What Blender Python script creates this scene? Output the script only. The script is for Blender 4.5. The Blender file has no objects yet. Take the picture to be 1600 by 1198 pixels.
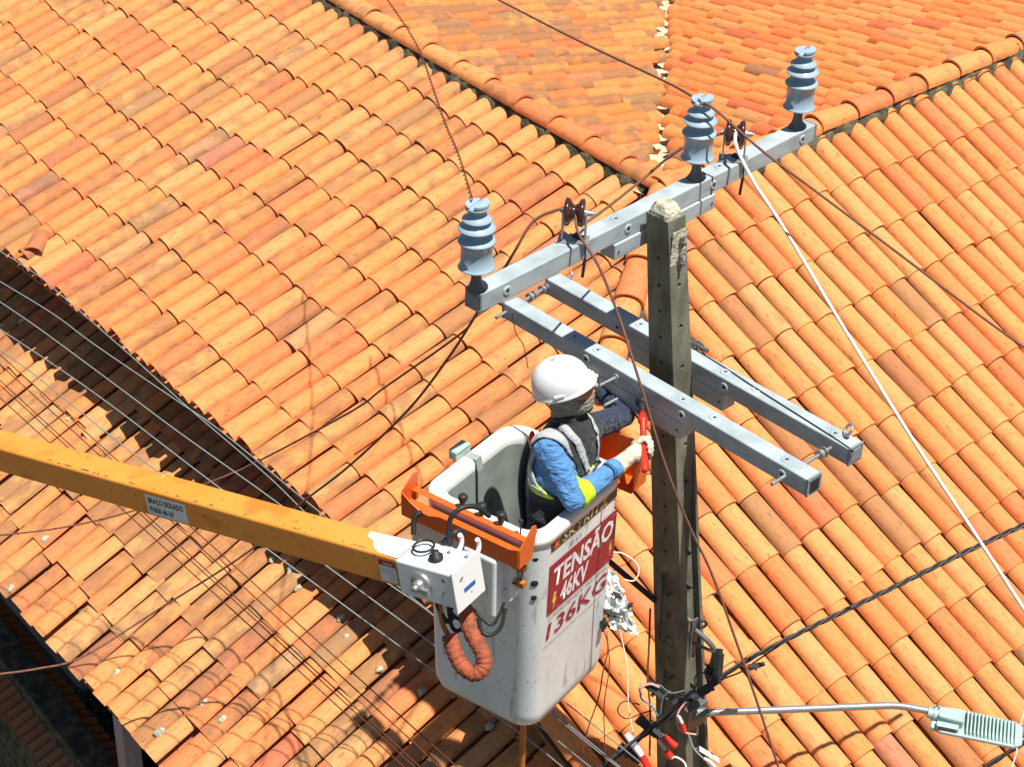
import bpy, math, random
import numpy as np
from mathutils import Vector, Matrix, noise
random.seed(7)
S = bpy.context.scene
COL = S.collection
R_ = math.radians
# ------------------------------------------------------------------ camera
F_PX, PITCH, ROLL = 3100.0, R_(33.5), R_(1.5)
FW = Vector((0, math.cos(PITCH), -math.sin(PITCH)))
_r0 = Vector((1, 0, 0)); _u0 = Vector((0, math.sin(PITCH), math.cos(PITCH)))
RT = _r0*math.cos(ROLL) + _u0*math.sin(ROLL)
UP = _u0*math.cos(ROLL) - _r0*math.sin(ROLL)
def ray(x, y): return FW + RT*((x-800)/F_PX) - UP*((y-599)/F_PX)
CAM = Vector((0, 0, 9.5)) - ray(1040, 325)*9.7
def P(x, y, d): return CAM + ray(x, y)*d                       # a point at a depth
def Z(x, y, z):                                               # a point at a height
    r = ray(x, y); return CAM + r*((z-CAM.z)/r.z)
def ONP(x, y, Q, n):
    r = ray(x, y); return CAM + r*((Q-CAM).dot(n)/r.dot(n))
def depth(p): return (p-CAM).dot(FW)
cd = bpy.data.cameras.new('camera'); cam = bpy.data.objects.new('camera', cd); COL.objects.link(cam)
cd.sensor_width = 36; cd.lens = 36*F_PX/1600; cd.clip_end = 400; cd.clip_start = .2
cam.matrix_world = Matrix(((RT.x, UP.x, -FW.x, CAM.x), (RT.y, UP.y, -FW.y, CAM.y), (RT.z, UP.z, -FW.z, CAM.z), (0, 0, 0, 1)))
S.camera = cam
S.render.resolution_x = 1024; S.render.resolution_y = 766
# ------------------------------------------------------------------ light
SUN = Vector((.79, -.60, 0)).normalized()*math.cos(R_(72)); SUN.z = math.sin(R_(72))
w = bpy.data.worlds.new('World'); S.world = w; w.use_nodes = True
nt = w.node_tree; sky = nt.nodes.new('ShaderNodeTexSky'); sky.sky_type = 'NISHITA'; sky.sun_disc = False
sky.sun_elevation = R_(72); sky.sun_rotation = math.atan2(SUN.x, SUN.y)
bg = nt.nodes['Background']; nt.links.new(sky.outputs[0], bg.inputs[0]); bg.inputs[1].default_value = .05
sl = bpy.data.lights.new('sun', 'SUN'); sl.energy = 5; sl.angle = R_(.5); sl.color = (1, .95, .87)
so = bpy.data.objects.new('sun', sl); COL.objects.link(so); so.location = (4, -3, 18)
so.rotation_euler = SUN.to_track_quat('Z', 'Y').to_euler()
S.view_settings.view_transform = 'Standard'; S.view_settings.look = 'None'
S.view_settings.exposure = .46; S.view_settings.gamma = 1
# ------------------------------------------------------------------ materials
def new_mat(name):
    m = bpy.data.materials.new(name); m.use_nodes = True
    return m, m.node_tree, m.node_tree.nodes['Principled BSDF']
def N(nt, t, **k):
    n = nt.nodes.new(t)
    for a, b in k.items(): setattr(n, a, b)
    return n
def ramp(nt, fac, stops, interp='LINEAR'):
    r = N(nt, 'ShaderNodeValToRGB'); cr = r.color_ramp; cr.interpolation = interp
    while len(cr.elements) < len(stops): cr.elements.new(.5)
    for e, (p, c) in zip(cr.elements, stops):
        e.position = p; e.color = (*c, 1) if len(c) == 3 else c
    nt.links.new(fac, r.inputs[0]); return r
def noise_n(nt, scale, detail=4, vec=None, sc=(1, 1, 1)):
    tc = N(nt, 'ShaderNodeTexCoord'); mp = N(nt, 'ShaderNodeMapping'); mp.inputs['Scale'].default_value = sc
    nt.links.new(vec or tc.outputs['Object'], mp.inputs[0])
    n = N(nt, 'ShaderNodeTexNoise'); n.inputs['Scale'].default_value = scale; n.inputs['Detail'].default_value = detail
    nt.links.new(mp.outputs[0], n.inputs['Vector']); return n
def mix(nt, fac, a, b, mode='MIX'):
    m = N(nt, 'ShaderNodeMix', data_type='RGBA', blend_type=mode)
    for s, v in ((m.inputs[0], fac), (m.inputs[6], a), (m.inputs[7], b)):
        if hasattr(v, 'links') or hasattr(v, 'is_linked'): nt.links.new(v, s)
        elif isinstance(v, (int, float)): s.default_value = v
        else: s.default_value = (*v, 1)
    return m.outputs[2]
def bump(nt, b, h, strength=.3, dist=.01):
    n = N(nt, 'ShaderNodeBump'); n.inputs['Strength'].default_value = strength; n.inputs['Distance'].default_value = dist
    nt.links.new(h, n.inputs['Height']); nt.links.new(n.outputs[0], b.inputs['Normal'])
def mat(name, col, rough=.6, metal=0, dirt=None, dscale=8, damt=.35, bscale=60, bstr=.08, sc=(1, 1, 1), sharp=(.45, .7), bdist=.004, coat=0):
    m, nt, b = new_mat(name)
    b.inputs['Roughness'].default_value = rough; b.inputs['Metallic'].default_value = metal
    if coat: b.inputs['Coat Weight'].default_value = coat
    dirt = dirt or tuple(c*.6 for c in col)
    n = noise_n(nt, dscale, 6, sc=sc); r = ramp(nt, n.outputs[0], [(sharp[0], (0, 0, 0)), (sharp[1], (damt,)*3)])
    nt.links.new(mix(nt, r.outputs[0], col, dirt), b.inputs['Base Color'])
    if bstr:
        n2 = noise_n(nt, bscale, 3); bump(nt, b, n2.outputs[0], bstr, bdist)
    return m
def tile_mat(name, stops, dark=.55):
    m, nt, b = new_mat(name); b.inputs['Roughness'].default_value = .85; b.inputs['Specular IOR Level'].default_value = .25
    at = N(nt, 'ShaderNodeAttribute', attribute_name='tint'); a2 = N(nt, 'ShaderNodeAttribute', attribute_name='wear')
    uv = N(nt, 'ShaderNodeUVMap', uv_map='UVMap')
    base = ramp(nt, at.outputs['Fac'], stops)
    st = noise_n(nt, 3.2, 5, vec=uv.outputs[0], sc=(7, 1.1, 1))            # firing streaks along each tile
    sr = ramp(nt, st.outputs[0], [(.32, (.66, .58, .50)), (.48, (1, .98, .96)), (.6, (1, 1, 1)), (.72, (.98, .84, .66))])
    c = mix(nt, .75, base.outputs[0], sr.outputs[0], 'MULTIPLY')
    gr = noise_n(nt, 26, 6); g = ramp(nt, gr.outputs[0], [(.3, (.82,)*3), (.6, (1,)*3)])
    c = mix(nt, .6, c, g.outputs[0], 'MULTIPLY')
    bl = noise_n(nt, 2.1, 8, vec=uv.outputs[0], sc=(1, 1.2, 1)); md = N(nt, 'ShaderNodeMath', operation='MULTIPLY')
    nt.links.new(bl.outputs[0], md.inputs[0]); nt.links.new(a2.outputs['Fac'], md.inputs[1])
    br = ramp(nt, md.outputs[0], [(.36, (0, 0, 0)), (.50, (dark,)*3)])
    c = mix(nt, br.outputs[0], c, (.20, .13, .07))                          # lichen and soot stains
    mo = noise_n(nt, 4.5, 6, vec=uv.outputs[0], sc=(2.2, 1, 1)); mr = ramp(nt, mo.outputs[0], [(.62, (0, 0, 0)), (.70, (.65,)*3)])
    c = mix(nt, mr.outputs[0], c, (.16, .09, .045))
    nt.links.new(c, b.inputs['Base Color'])
    bp = noise_n(nt, 90, 4); bump(nt, b, bp.outputs[0], .25, .004)
    return m
TS = [(0, (.60, .17, .085)), (.12, (.70, .205, .085)), (.3, (.74, .25, .080)), (.55, (.75, .300, .100)), (.78, (.69, .325, .125)), (.92, (.54, .285, .13)), (1, (.50, .19, .12))]
M = {}
M['tile'] = tile_mat('terracotta_tile', TS)
M['tile_old'] = tile_mat('weathered_terracotta_tile', [(p, (c[0]*1.0, c[1]*1.05, c[2]*1.1)) for p, c in TS], .6)
M['tile_far'] = tile_mat('deep_orange_tile', [(p, (c[0]*.92, c[1]*.82, c[2]*.72)) for p, c in TS], .7)
M['mortar'] = mat('mossy_mortar', (.14, .12, .07), .95, dirt=(.035, .04, .02), dscale=11, damt=.95, bscale=40, bstr=.8, bdist=.02, sharp=(.4, .6))
M['lime'] = mat('pale_lime_mortar', (.66, .55, .38), .95, dirt=(.45, .36, .22), dscale=14, damt=.8, bscale=40, bstr=.8, bdist=.02)
M['lichen'] = mat('lichen_clump', (.50, .52, .38), .95, dirt=(.16, .17, .10), dscale=60, damt=.9, bscale=80, bstr=.8, bdist=.01)
M['wall'] = mat('stained_render_wall', (.30, .24, .20), .95, dirt=(.12, .09, .07), dscale=2, damt=.8, bscale=20, bstr=.3)
M['wood'] = mat('dark_timber', (.16, .09, .05), .8, dscale=6, sc=(1, 1, 8))
M['ground'] = mat('damp_earth_ground', (.10, .085, .06), 1, dirt=(.03, .045, .02), dscale=2.5, damt=.9, bscale=14, bstr=.8, bdist=.05)
M['post'] = mat('painted_post', (.50, .38, .38), .7, dscale=9)
M['arm'] = mat('grey_fibreglass', (.42, .485, .51), .5, dirt=(.28, .34, .36), dscale=7, damt=.85, bstr=.12, bscale=90, sc=(1, 1, 2.2), sharp=(.42, .66))
M['armend'] = mat('grey_end_cap', (.22, .27, .29), .55)
M['dark'] = mat('dark_hollow', (.015, .016, .018), .9, bstr=0)
M['concrete'] = mat('weathered_concrete', (.21, .205, .15), .95, dirt=(.10, .097, .068), dscale=5, damt=.9, bscale=45, bstr=.5, bdist=.006, sc=(2, 2, .8), sharp=(.35, .65))
M['capcon'] = mat('chipped_concrete_cap', (.58, .55, .42), .95, dirt=(.18, .16, .10), dscale=16, damt=.9, bscale=45, bstr=.9, bdist=.015)
M['insul'] = mat('blue_grey_polymer', (.33, .45, .54), .25, dirt=(.22, .34, .44), dscale=9, damt=.3, bstr=.04)
M['steel'] = mat('galvanised_steel', (.46, .48, .48), .42, .7, dirt=(.30, .30, .29), dscale=30, damt=.6)
M['steeldark'] = mat('dark_galvanised_steel', (.16, .17, .17), .55, .5, dscale=30)
M['black'] = mat('black_rubber', (.015, .016, .018), .55, dscale=20, dirt=(.04, .04, .04))
M['brownporc'] = mat('brown_glazed_sheave', (.055, .018, .014), .18, dscale=20, coat=.5)
def gelcoat():
    m, nt, b = new_mat('scuffed_white_gelcoat'); b.inputs['Roughness'].default_value = .35
    g = noise_n(nt, 3.5, 6, sc=(1, 1, .35)); c = mix(nt, ramp(nt, g.outputs[0], [(.42, (0, 0, 0)), (.75, (.5,)*3)]).outputs[0], (.77, .85, .86), (.47, .49, .46))
    d = noise_n(nt, 16, 8, sc=(1, 1, .22)); c = mix(nt, ramp(nt, d.outputs[0], [(.60, (0, 0, 0)), (.66, (.55,)*3)]).outputs[0], c, (.30, .31, .30))
    k = noise_n(nt, 55, 5, sc=(1, 1, .7)); c = mix(nt, ramp(nt, k.outputs[0], [(.68, (0, 0, 0)), (.72, (.8,)*3)]).outputs[0], c, (.09, .09, .09))
    w_ = N(nt, 'ShaderNodeTexVoronoi', feature='DISTANCE_TO_EDGE'); tc = N(nt, 'ShaderNodeTexCoord'); mp = N(nt, 'ShaderNodeMapping'); mp.inputs['Rotation'].default_value = (.4, .7, .2); mp.inputs['Scale'].default_value = (1, 1, .5)
    nz = noise_n(nt, 3, 3); vm = N(nt, 'ShaderNodeVectorMath', operation='ADD'); nt.links.new(tc.outputs['Object'], mp.inputs[0]); nt.links.new(mp.outputs[0], vm.inputs[0]); nt.links.new(nz.outputs['Color'], vm.inputs[1]); nt.links.new(vm.outputs[0], w_.inputs['Vector']); w_.inputs['Scale'].default_value = 5
    c = mix(nt, ramp(nt, w_.outputs[0], [(.0, (.45,)*3), (.012, (0, 0, 0))]).outputs[0], c, (.42, .43, .42))
    nt.links.new(c, b.inputs['Base Color']); bump(nt, b, d.outputs[0], .12, .004); return m
M['white'] = gelcoat()
M['whitescuff'] = None
M['rim'] = mat('white_liner_plastic', (.80, .82, .80), .35, dirt=(.6, .6, .56), dscale=5, damt=.4)
M['liner'] = mat('grey_green_liner', (.34, .39, .36), .45, dirt=(.17, .20, .18), dscale=5, damt=.5)
M['orange'] = mat('orange_painted_steel', (.72, .12, .012), .38, dirt=(.50, .12, .03), dscale=12, damt=.5, bstr=.1)
def boompaint():
    m, nt, b = new_mat('faded_orange_boom_paint'); b.inputs['Roughness'].default_value = .36
    g = noise_n(nt, 2.2, 6); c = mix(nt, ramp(nt, g.outputs[0], [(.35, (0, 0, 0)), (.7, (.8,)*3)]).outputs[0], (.80, .27, .030), (.82, .34, .07))
    d = noise_n(nt, 9, 9, sc=(.35, .35, 1)); c = mix(nt, ramp(nt, d.outputs[0], [(.56, (0, 0, 0)), (.66, (.6,)*3)]).outputs[0], c, (.55, .15, .012))
    k = noise_n(nt, 34, 6); c = mix(nt, ramp(nt, k.outputs[0], [(.66, (0, 0, 0)), (.70, (.7,)*3)]).outputs[0], c, (.13, .045, .02))
    l = noise_n(nt, 12, 3); c = mix(nt, ramp(nt, l.outputs[0], [(.74, (0, 0, 0)), (.76, (.8,)*3)]).outputs[0], c, (.85, .70, .35))
    nt.links.new(c, b.inputs['Base Color']); bump(nt, b, k.outputs[0], .12, .004); return m
M['boom'] = boompaint()
M['headpaint'] = mat('chipped_white_paint', (.74, .77, .77), .4, dirt=(.06, .05, .04), dscale=26, damt=.85, sharp=(.66, .70), bstr=.1)
M['hose'] = mat('orange_convoluted_sleeve', (.36, .085, .035), .75, dirt=(.14, .035, .02), dscale=22, damt=.8, bscale=60, bstr=.6, bdist=.01)
M['red'] = mat('red_plastic', (.75, .035, .02), .35, bstr=.03)
M['redrail'] = mat('dark_red_panel', (.45, .03, .01), .4, bstr=.03)
M['decalred'] = mat('worn_red_decal', (.30, .006, .028), .45, dirt=(.62, .25, .27), dscale=30, damt=.7, sharp=(.62, .72), bstr=0)
M['txtred'] = mat('red_lettering', (.30, .008, .035), .5, dirt=(.6, .3, .3), dscale=40, damt=.6, sharp=(.6, .72), bstr=0)
M['txtwhite'] = mat('white_lettering', (.80, .81, .82), .5, bstr=0)
M['txtblack'] = mat('black_lettering', (.03, .03, .035), .5, bstr=0)
M['txtgrey'] = mat('grey_small_print', (.28, .29, .30), .5, bstr=0)
M['yellow'] = mat('yellow_print', (.80, .55, .08), .5, bstr=0)
M['goldtxt'] = mat('dull_gold_print', (.52, .48, .24), .5, bstr=0)
M['sticker'] = mat('white_sticker', (.70, .72, .72), .5, dscale=20, bstr=0)
M['blueink'] = mat('blue_label', (.01, .12, .36), .4, bstr=0)
M['glove'] = mat('cream_leather_glove', (.66, .62, .48), .85, dirt=(.35, .31, .21), dscale=22, damt=.8, bscale=45, bstr=.7, bdist=.008)
M['skin'] = mat('skin', (.45, .19, .12), .5, dscale=20)
M['ropebr'] = mat('brown_rope', (.20, .085, .055), .8, dirt=(.09, .04, .03), dscale=120, damt=.8)
M['ropewh'] = mat('white_rope', (.82, .76, .68), .8, dirt=(.5, .3, .2), dscale=150, damt=.6)
M['cable'] = mat('black_cable', (.02, .022, .022), .45, dscale=40)
M['wire'] = mat('aluminium_wire', (.24, .29, .28), .5, .3, dscale=40)
M['copper'] = mat('oxidised_copper_wire', (.16, .055, .025), .6, .3, dscale=60)
M['lamp'] = mat('mint_grey_cast_aluminium', (.36, .49, .46), .45, dirt=(.24, .34, .32), dscale=9, damt=.4)
M['plastic'] = mat('torn_white_plastic', (.82, .84, .80), .6, dirt=(.40, .43, .38), dscale=22, damt=.7, sharp=(.58, .66), bscale=30, bstr=.8, bdist=.02)
M['pinkw'] = mat('pink_insulated_wire', (.62, .30, .28), .5); M['bluew'] = mat('blue_insulated_wire', (.06, .2, .32), .5)
M['bandage'] = mat('orange_insulated_bar', (.50, .17, .02), .5)
def cloth(name, col, dirt, sc=14, st=.9):
    m, nt, b = new_mat(name); b.inputs['Roughness'].default_value = .9; b.inputs['Sheen Weight'].default_value = .15
    n = noise_n(nt, 9, 5); r = ramp(nt, n.outputs[0], [(.4, (0, 0, 0)), (.7, (.6,)*3)])
    nt.links.new(mix(nt, r.outputs[0], col, dirt), b.inputs['Base Color'])
    a = noise_n(nt, sc, 3, sc=(1, 1, 2.4)); a.inputs['Distortion'].default_value = 1.2
    bump(nt, b, a.outputs[0], st, .03); return m
M['shirt'] = cloth('blue_chambray_cotton', (.075, .23, .50), (.11, .30, .60))
M['navy'] = cloth('dark_navy_cloth', (.015, .028, .06), (.02, .035, .07))
M['vest'] = cloth('black_vest_cloth', (.02, .021, .023), (.03, .03, .032), st=.6)
M['vestgrey'] = cloth('silver_grey_tape', (.40, .43, .44), (.30, .33, .34), st=.4)
M['lime_tape'] = mat('fluorescent_lime_tape', (.55, .80, .02), .6, bscale=30, bstr=.4)
M['balaclava'] = cloth('grey_balaclava_cloth', (.27, .245, .20), (.17, .155, .13), sc=20, st=.8)
M['collar'] = cloth('off_white_collar', (.62, .60, .50), (.5, .48, .4), st=.4)
M['helmet'] = mat('white_helmet_shell', (.78, .80, .80), .25, dscale=9, damt=.15, bstr=0, coat=.3)
# ------------------------------------------------------------------ mesh helpers
class MB:
    def __init__(s): s.v = []; s.f = []; s.m = []; s.flat = set(); s.tint = []; s.wear = []; s.uv = []
    def add(s, vs, fs, mi=0, flat=False):
        o = len(s.v); s.v += [Vector(v) for v in vs]
        for q in fs:
            if flat: s.flat.add(len(s.f))
            s.f.append(tuple(i+o for i in q)); s.m.append(mi)
    def box(s, c, ax, ay, az, sx, sy, sz, mi=0, taper=1):
        c = Vector(c); vs = []
        for k in (-1, 1):
            t = taper if k > 0 else 1
            for i, j in ((-1, -1), (1, -1), (1, 1), (-1, 1)): vs.append(c + ax*(i*sx/2*t) + ay*(j*sy/2*t) + az*(k*sz/2))
        s.add(vs, [(3, 2, 1, 0), (4, 5, 6, 7), (0, 1, 5, 4), (1, 2, 6, 5), (2, 3, 7, 6), (3, 0, 4, 7)], mi, True); return s
    def tube(s, pts, r, n=8, mi=0, cap=True):
        pts = [Vector(p) for p in pts]; rr = r if isinstance(r, (list, tuple)) else [r]*len(pts)
        t0 = (pts[1]-pts[0]).normalized(); a = t0.orthogonal().normalized(); vs = []
        for i, p in enumerate(pts):
            t = (pts[min(i+1, len(pts)-1)]-pts[max(i-1, 0)]).normalized()
            a = (a - t*a.dot(t)).normalized(); b = t.cross(a)
            for k in range(n):
                an = 2*math.pi*k/n; vs.append(p + a*(math.cos(an)*rr[i]) + b*(math.sin(an)*rr[i]))
        fs = [(i*n+k, i*n+(k+1) % n, (i+1)*n+(k+1) % n, (i+1)*n+k) for i in range(len(pts)-1) for k in range(n)]
        s.add(vs, fs, mi)
        if cap: s.add([vs[k] for k in range(n)], [tuple(reversed(range(n)))], mi, True); s.add(vs[-n:], [tuple(range(n))], mi, True)
        return s
    def lathe(s, prof, o, ax=Vector((0, 0, 1)), n=28, mi=0):
        o = Vector(o); ax = Vector(ax).normalized(); a = ax.orthogonal().normalized(); b = ax.cross(a); vs = []
        for r, z in prof:
            for k in range(n):
                an = 2*math.pi*k/n; vs.append(o + ax*z + (a*math.cos(an)+b*math.sin(an))*max(r, 1e-4))
        s.add(vs, [(i*n+k, i*n+(k+1) % n, (i+1)*n+(k+1) % n, (i+1)*n+k) for i in range(len(prof)-1) for k in range(n)], mi); return s
    def prism(s, poly, o, ax, ay, az, h, mi=0):
        o = Vector(o); n = len(poly)
        vs = [o+ax*x+ay*y for x, y in poly] + [o+ax*x+ay*y+az*h for x, y in poly]
        s.add(vs, [tuple(reversed(range(n))), tuple(range(n, 2*n))] + [(i, (i+1) % n, (i+1) % n+n, i+n) for i in range(n)], mi, True); return s
def world_loc(o):
    p = Vector((0, 0, 0))
    while o: p += o.location; o = o.parent
    return p
def tagit(o, label=None, cat=None, group=None, kind=None):
    for k, v in (('label', label), ('category', cat), ('group', group), ('kind', kind)):
        if v: o[k] = v
    return o
def thing(name, loc, label, cat, group=None):
    o = bpy.data.objects.new(name, None); COL.objects.link(o); o.location = loc; o.empty_display_size = .1
    return tagit(o, label, cat, group)
def obj(name, mb, mats, parent=None, smooth=True, bevel=0, label=None, loc=None, seg=2):
    if not isinstance(mats, (list, tuple)): mats = [mats]
    base = world_loc(parent) if parent else (Vector(loc) if loc is not None else Vector((0, 0, 0)))
    me = bpy.data.meshes.new(name); me.from_pydata([v-base for v in mb.v], [], mb.f)
    for m in mats: me.materials.append(m)
    for i, p in enumerate(me.polygons):
        p.material_index = mb.m[i]; p.use_smooth = smooth and i not in mb.flat
    if mb.tint:
        for nm, arr in (('tint', mb.tint), ('wear', mb.wear)):
            a = me.attributes.new(nm, 'FLOAT', 'FACE'); a.data.foreach_set('value', arr)
        uv = me.uv_layers.new(name='UVMap'); flat = []
        for q in mb.uv: flat += q
        uv.data.foreach_set('uv', flat)
    me.update()
    o = bpy.data.objects.new(name, me); COL.objects.link(o)
    if parent: o.parent = parent
    else: o.location = base
    if bevel:
        b = o.modifiers.new('bevel', 'BEVEL'); b.width = bevel; b.segments = seg; b.limit_method = 'ANGLE'; b.angle_limit = R_(40); b.harden_normals = False
    if label: o['label'] = label
    return o
def realise(o):                                     # bake an object's modifiers into its mesh
    dg = bpy.context.evaluated_depsgraph_get(); dg.update()
    me = bpy.data.meshes.new_from_object(o.evaluated_get(dg), depsgraph=dg)
    old = o.data; o.modifiers.clear(); o.data = me; me.name = o.name
    return me
def spline(pts, k=6):                               # Catmull-Rom through points
    pts = [Vector(p) for p in pts]; q = [pts[0]*2-pts[1]] + pts + [pts[-1]*2-pts[-2]]; out = []
    for i in range(1, len(q)-2):
        for j in range(k):
            t = j/k; a, b, c, d = q[i-1], q[i], q[i+1], q[i+2]
            out.append(.5*((2*b)+(c-a)*t+(2*a-5*b+4*c-d)*t*t+(3*b-a-3*c+d)*t**3))
    out.append(pts[-1]); return out
def text(name, s, o, ax, ay, h, m, parent, bold=0, width=None, depth_=.0012, shear=0, align='LEFT'):
    cu = bpy.data.curves.new(name, 'FONT'); cu.body = s; cu.size = 1; cu.offset = bold; cu.shear = shear; cu.resolution_u = 2
    t = bpy.data.objects.new(name, cu); COL.objects.link(t)
    dg = bpy.context.evaluated_depsgraph_get(); dg.update()
    me = bpy.data.meshes.new_from_object(t.evaluated_get(dg), depsgraph=dg)
    bpy.data.objects.remove(t); bpy.data.curves.remove(cu)
    xs = [v.co.x for v in me.vertices]; x0, x1 = min(xs), max(xs)
    sy = h/.70; sx = (width/(x1-x0)) if width else sy
    az = ax.cross(ay).normalized(); base = world_loc(parent)
    for v in me.vertices: v.co = Vector(o) + ax*((v.co.x-x0)*sx) + ay*(v.co.y*sy) + az*depth_ - base
    me.materials.clear(); me.materials.append(m)
    r = bpy.data.objects.new(name, me); COL.objects.link(r); r.parent = parent; return r
ZU = Vector((0, 0, 1))
# ------------------------------------------------------------------ roofs
J = P(1035, 308, 15.3)
rA = (Z(510, 0, J.z)-J).normalized(); rB = (Z(1600, 78, J.z)-J).normalized()
def plane_from(u, v):
    n = u.cross(v).normalized(); return n if n.z > 0 else -n
def downhill(n): return Vector((n.x, n.y, -(n.x**2+n.y**2)/n.z)).normalized()
hA = rA.cross(ZU).normalized(); hA = -hA if hA.y > 0 else hA
SA = R_(18); dA = hA*math.cos(SA)-ZU*math.sin(SA); nA = plane_from(rA, dA)
K = ONP(800, 1066, J, nA)
nB = plane_from(rB, K-J); dB = downhill(nB)
V0 = Z(1045, 0, J.z-.98); vV = (V0-J).normalized()
nC = plane_from(rA, vV); dC = downhill(nC); nD = plane_from(rB, vV); dD = downhill(nD)
SE = R_(25); dE = hA*math.cos(SE)-ZU*math.sin(SE); rE = (rA-ZU*.016).normalized(); nE = plane_from(rE, dE); QE = K-ZU*.68
def tile(mb, o, u, d, n, t0, t1, wl, wu, hl, hu, lift, rot, tint, wear, thick=.013, kk=8, slide=0):
    c, s_ = math.cos(rot), math.sin(rot); d2 = d*c+u*s_; u2 = u*c-d*s_
    rings = []
    L = t1-t0; top = o+d*t0
    for (t, wv, hv, lf) in ((0, wu, hu, 0), (L, wl, hl, lift)):
        ro, ri = [], []
        for k in range(kk+1):
            a = math.pi*k/kk; x = math.cos(a); z = math.sin(a)**.9
            b = top + d2*t + n*lf
            ro.append(b+u2*(x*wv)+n*(z*hv)); ri.append(b+u2*(x*(wv-thick))+n*(max(z*hv-thick, -.002)))
        rings.append((ro, ri))
    (a0, b0), (a1, b1) = rings
    q = len(mb.v); n1 = kk+1
    mb.v += a0+a1+a1+b1+b1+b0
    def quad(i, j, flat, uvq):
        for k in range(kk):
            if flat: mb.flat.add(len(mb.f))
            mb.f.append((q+i*n1+k, q+i*n1+k+1, q+j*n1+k+1, q+j*n1+k)); mb.m.append(0); mb.tint.append(tint); mb.wear.append(wear)
            u0 = slide+k/kk; u1 = slide+(k+1)/kk; mb.uv.append((u0, slide*3, u1, slide*3, u1, slide*3+L*2.4, u0, slide*3+L*2.4))
    quad(0, 1, False, 0); quad(2, 3, True, 0); quad(4, 5, False, 0)
def pan(mb, o, u, d, n, t0, t1, w, dz, tint):
    rings = []
    for t, lf in ((t0, -.012), (t1, .006)):
        rings.append([o+d*t+u*(math.cos(math.pi*k/4)*w)+n*(lf+.025-dz*math.sin(math.pi*k/4)) for k in range(5)])
    q = len(mb.v); mb.v += rings[0]+rings[1]
    for k in range(4):
        mb.f.append((q+k+1, q+k, q+5+k, q+5+k+1)); mb.m.append(0); mb.tint.append(tint); mb.wear.append(.9); mb.uv.append((k/4, 0, k/4+.25, 0, k/4+.25, 1, k/4, 1))
def slope(name, parent, O, u, d, n, s, i0, i1, rng, taper=.88, lift=.013, var=.8, expo=.42, m=None, label=None, stag=None, jit=1., rnd=None, wear=1., back=True, w=.450, h=.074):
    rnd = rnd or random.Random(hash(name) % 999); mb = MB()
    drift = 0
    for i in range(i0, i1):
        a = i*s; r = rng(a)
        if not r: continue
        t0, t1 = r
        if t1-t0 < .06: continue
        drift = .85*drift+rnd.gauss(0, .012*jit)
        off = (stag(i) if stag else 0)+drift+rnd.gauss(0, .006*jit)
        o = O+u*a
        r2 = rng(a+s/2) or r
        b = t1; k = 0; first = True
        while b > t0+.05:
            ex = max(expo-(off % expo), .13) if (first and stag) else expo
            bb = b; top = max(bb-ex-.07, t0)
            slip = rnd.random() < .012*jit
            tt = rnd.random(); tint = tt*.62+.16 if rnd.random() < var else rnd.random()
            wr = rnd.uniform(.4, 1.0)*wear
            if rnd.random() < .07*wear: wr = 1.35
            bj = bb+((drift if stag else off) if not first else 0)+rnd.gauss(0, .006*jit)
            if first: bj = bb+rnd.gauss(0, .012*jit)
            if bj > top+.05:
                tile(mb, o+u*rnd.gauss(0, .004*jit)+n*(.012+rnd.gauss(0, .0025*jit)), u, d, n, top, bj, s*w*rnd.uniform(.95, 1.03), s*w*taper, h, h*taper, lift+rnd.gauss(0, .003*jit), rnd.gauss(0, .009*jit)+(rnd.choice((-1, 1))*.07 if slip else 0), tint, wr, slide=rnd.uniform(0, 40))
            b = bb-ex; first = False; k += 1
            if k > 60: break
        t0, t1 = r2
        b = t1
        while b > t0:
            pan(mb, O+u*(a+s/2), u, d, n, max(b-expo, t0), b-(.02 if b < t1 else .012), s*.42, .10, rnd.uniform(.0, .35)); b -= expo
    return obj(name, mb, m or M['tile'], parent, label=label)
gr = MB(); gr.add([(-150, -150, 0), (150, -150, 0), (150, 150, 0), (-150, 150, 0)], [(0, 1, 2, 3)])
tagit(obj('ground', gr, M['ground']), kind='structure')

house = thing('tiled_house', Vector((J.x, J.y, 0)), 'large house with orange clay tiled hip roof filling the picture behind the pole', 'house')
aK, tK = (K-J).dot(rA), (K-J).dot(dA); TA = tK
EP = sorted([((p-J).dot(rA), (p-J).dot(dA)) for p in [ONP(x, y, J, nA) for x, y in ((800, 1066), (609, 900), (472, 778), (309, 640), (184, 535), (126, 488), (0, 392))]])
def lerp_pts(pts, a):
    if a <= pts[0][0]: return pts[0][1]
    for (a0, b0), (a1, b1) in zip(pts, pts[1:]):
        if a <= a1: return b0+(b1-b0)*(a-a0)/(a1-a0)
    return pts[-1][1]
def rngA(a):
    t1 = lerp_pts(EP, a)
    if a >= 0: return (0.05, t1)
    return (max(a/aK*TA, 0)+.05, t1) if a > aK else None
slope('roof_slope', house, J, rA, dA, nA, .21, int(aK/.21), 66, rngA, m=M['tile'], label='left front slope with straight rows of tiles above the dark gap', rnd=random.Random(3))
aKB, tKB = (K-J).dot(rB), (K-J).dot(dB)
def rngB(a):
    if a >= 0: return (.05, 9.5)
    return (max(a/aKB*tKB, 0)+.05, 9.5) if a > aKB else None
slope('roof_slope', house, J, rB, dB, nB, .21, int(aKB/.21), 36, rngB, m=M['tile'], label='right front slope running down behind the concrete pole', rnd=random.Random(5), wear=.7, jit=.9, expo=.47, taper=.90, h=.078, var=.93)
vC = (vV.dot(rA), vV.dot(dC)); vD = (vV.dot(rB), vV.dot(dD))
_rg = random.Random(12)
_jt = {}
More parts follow.
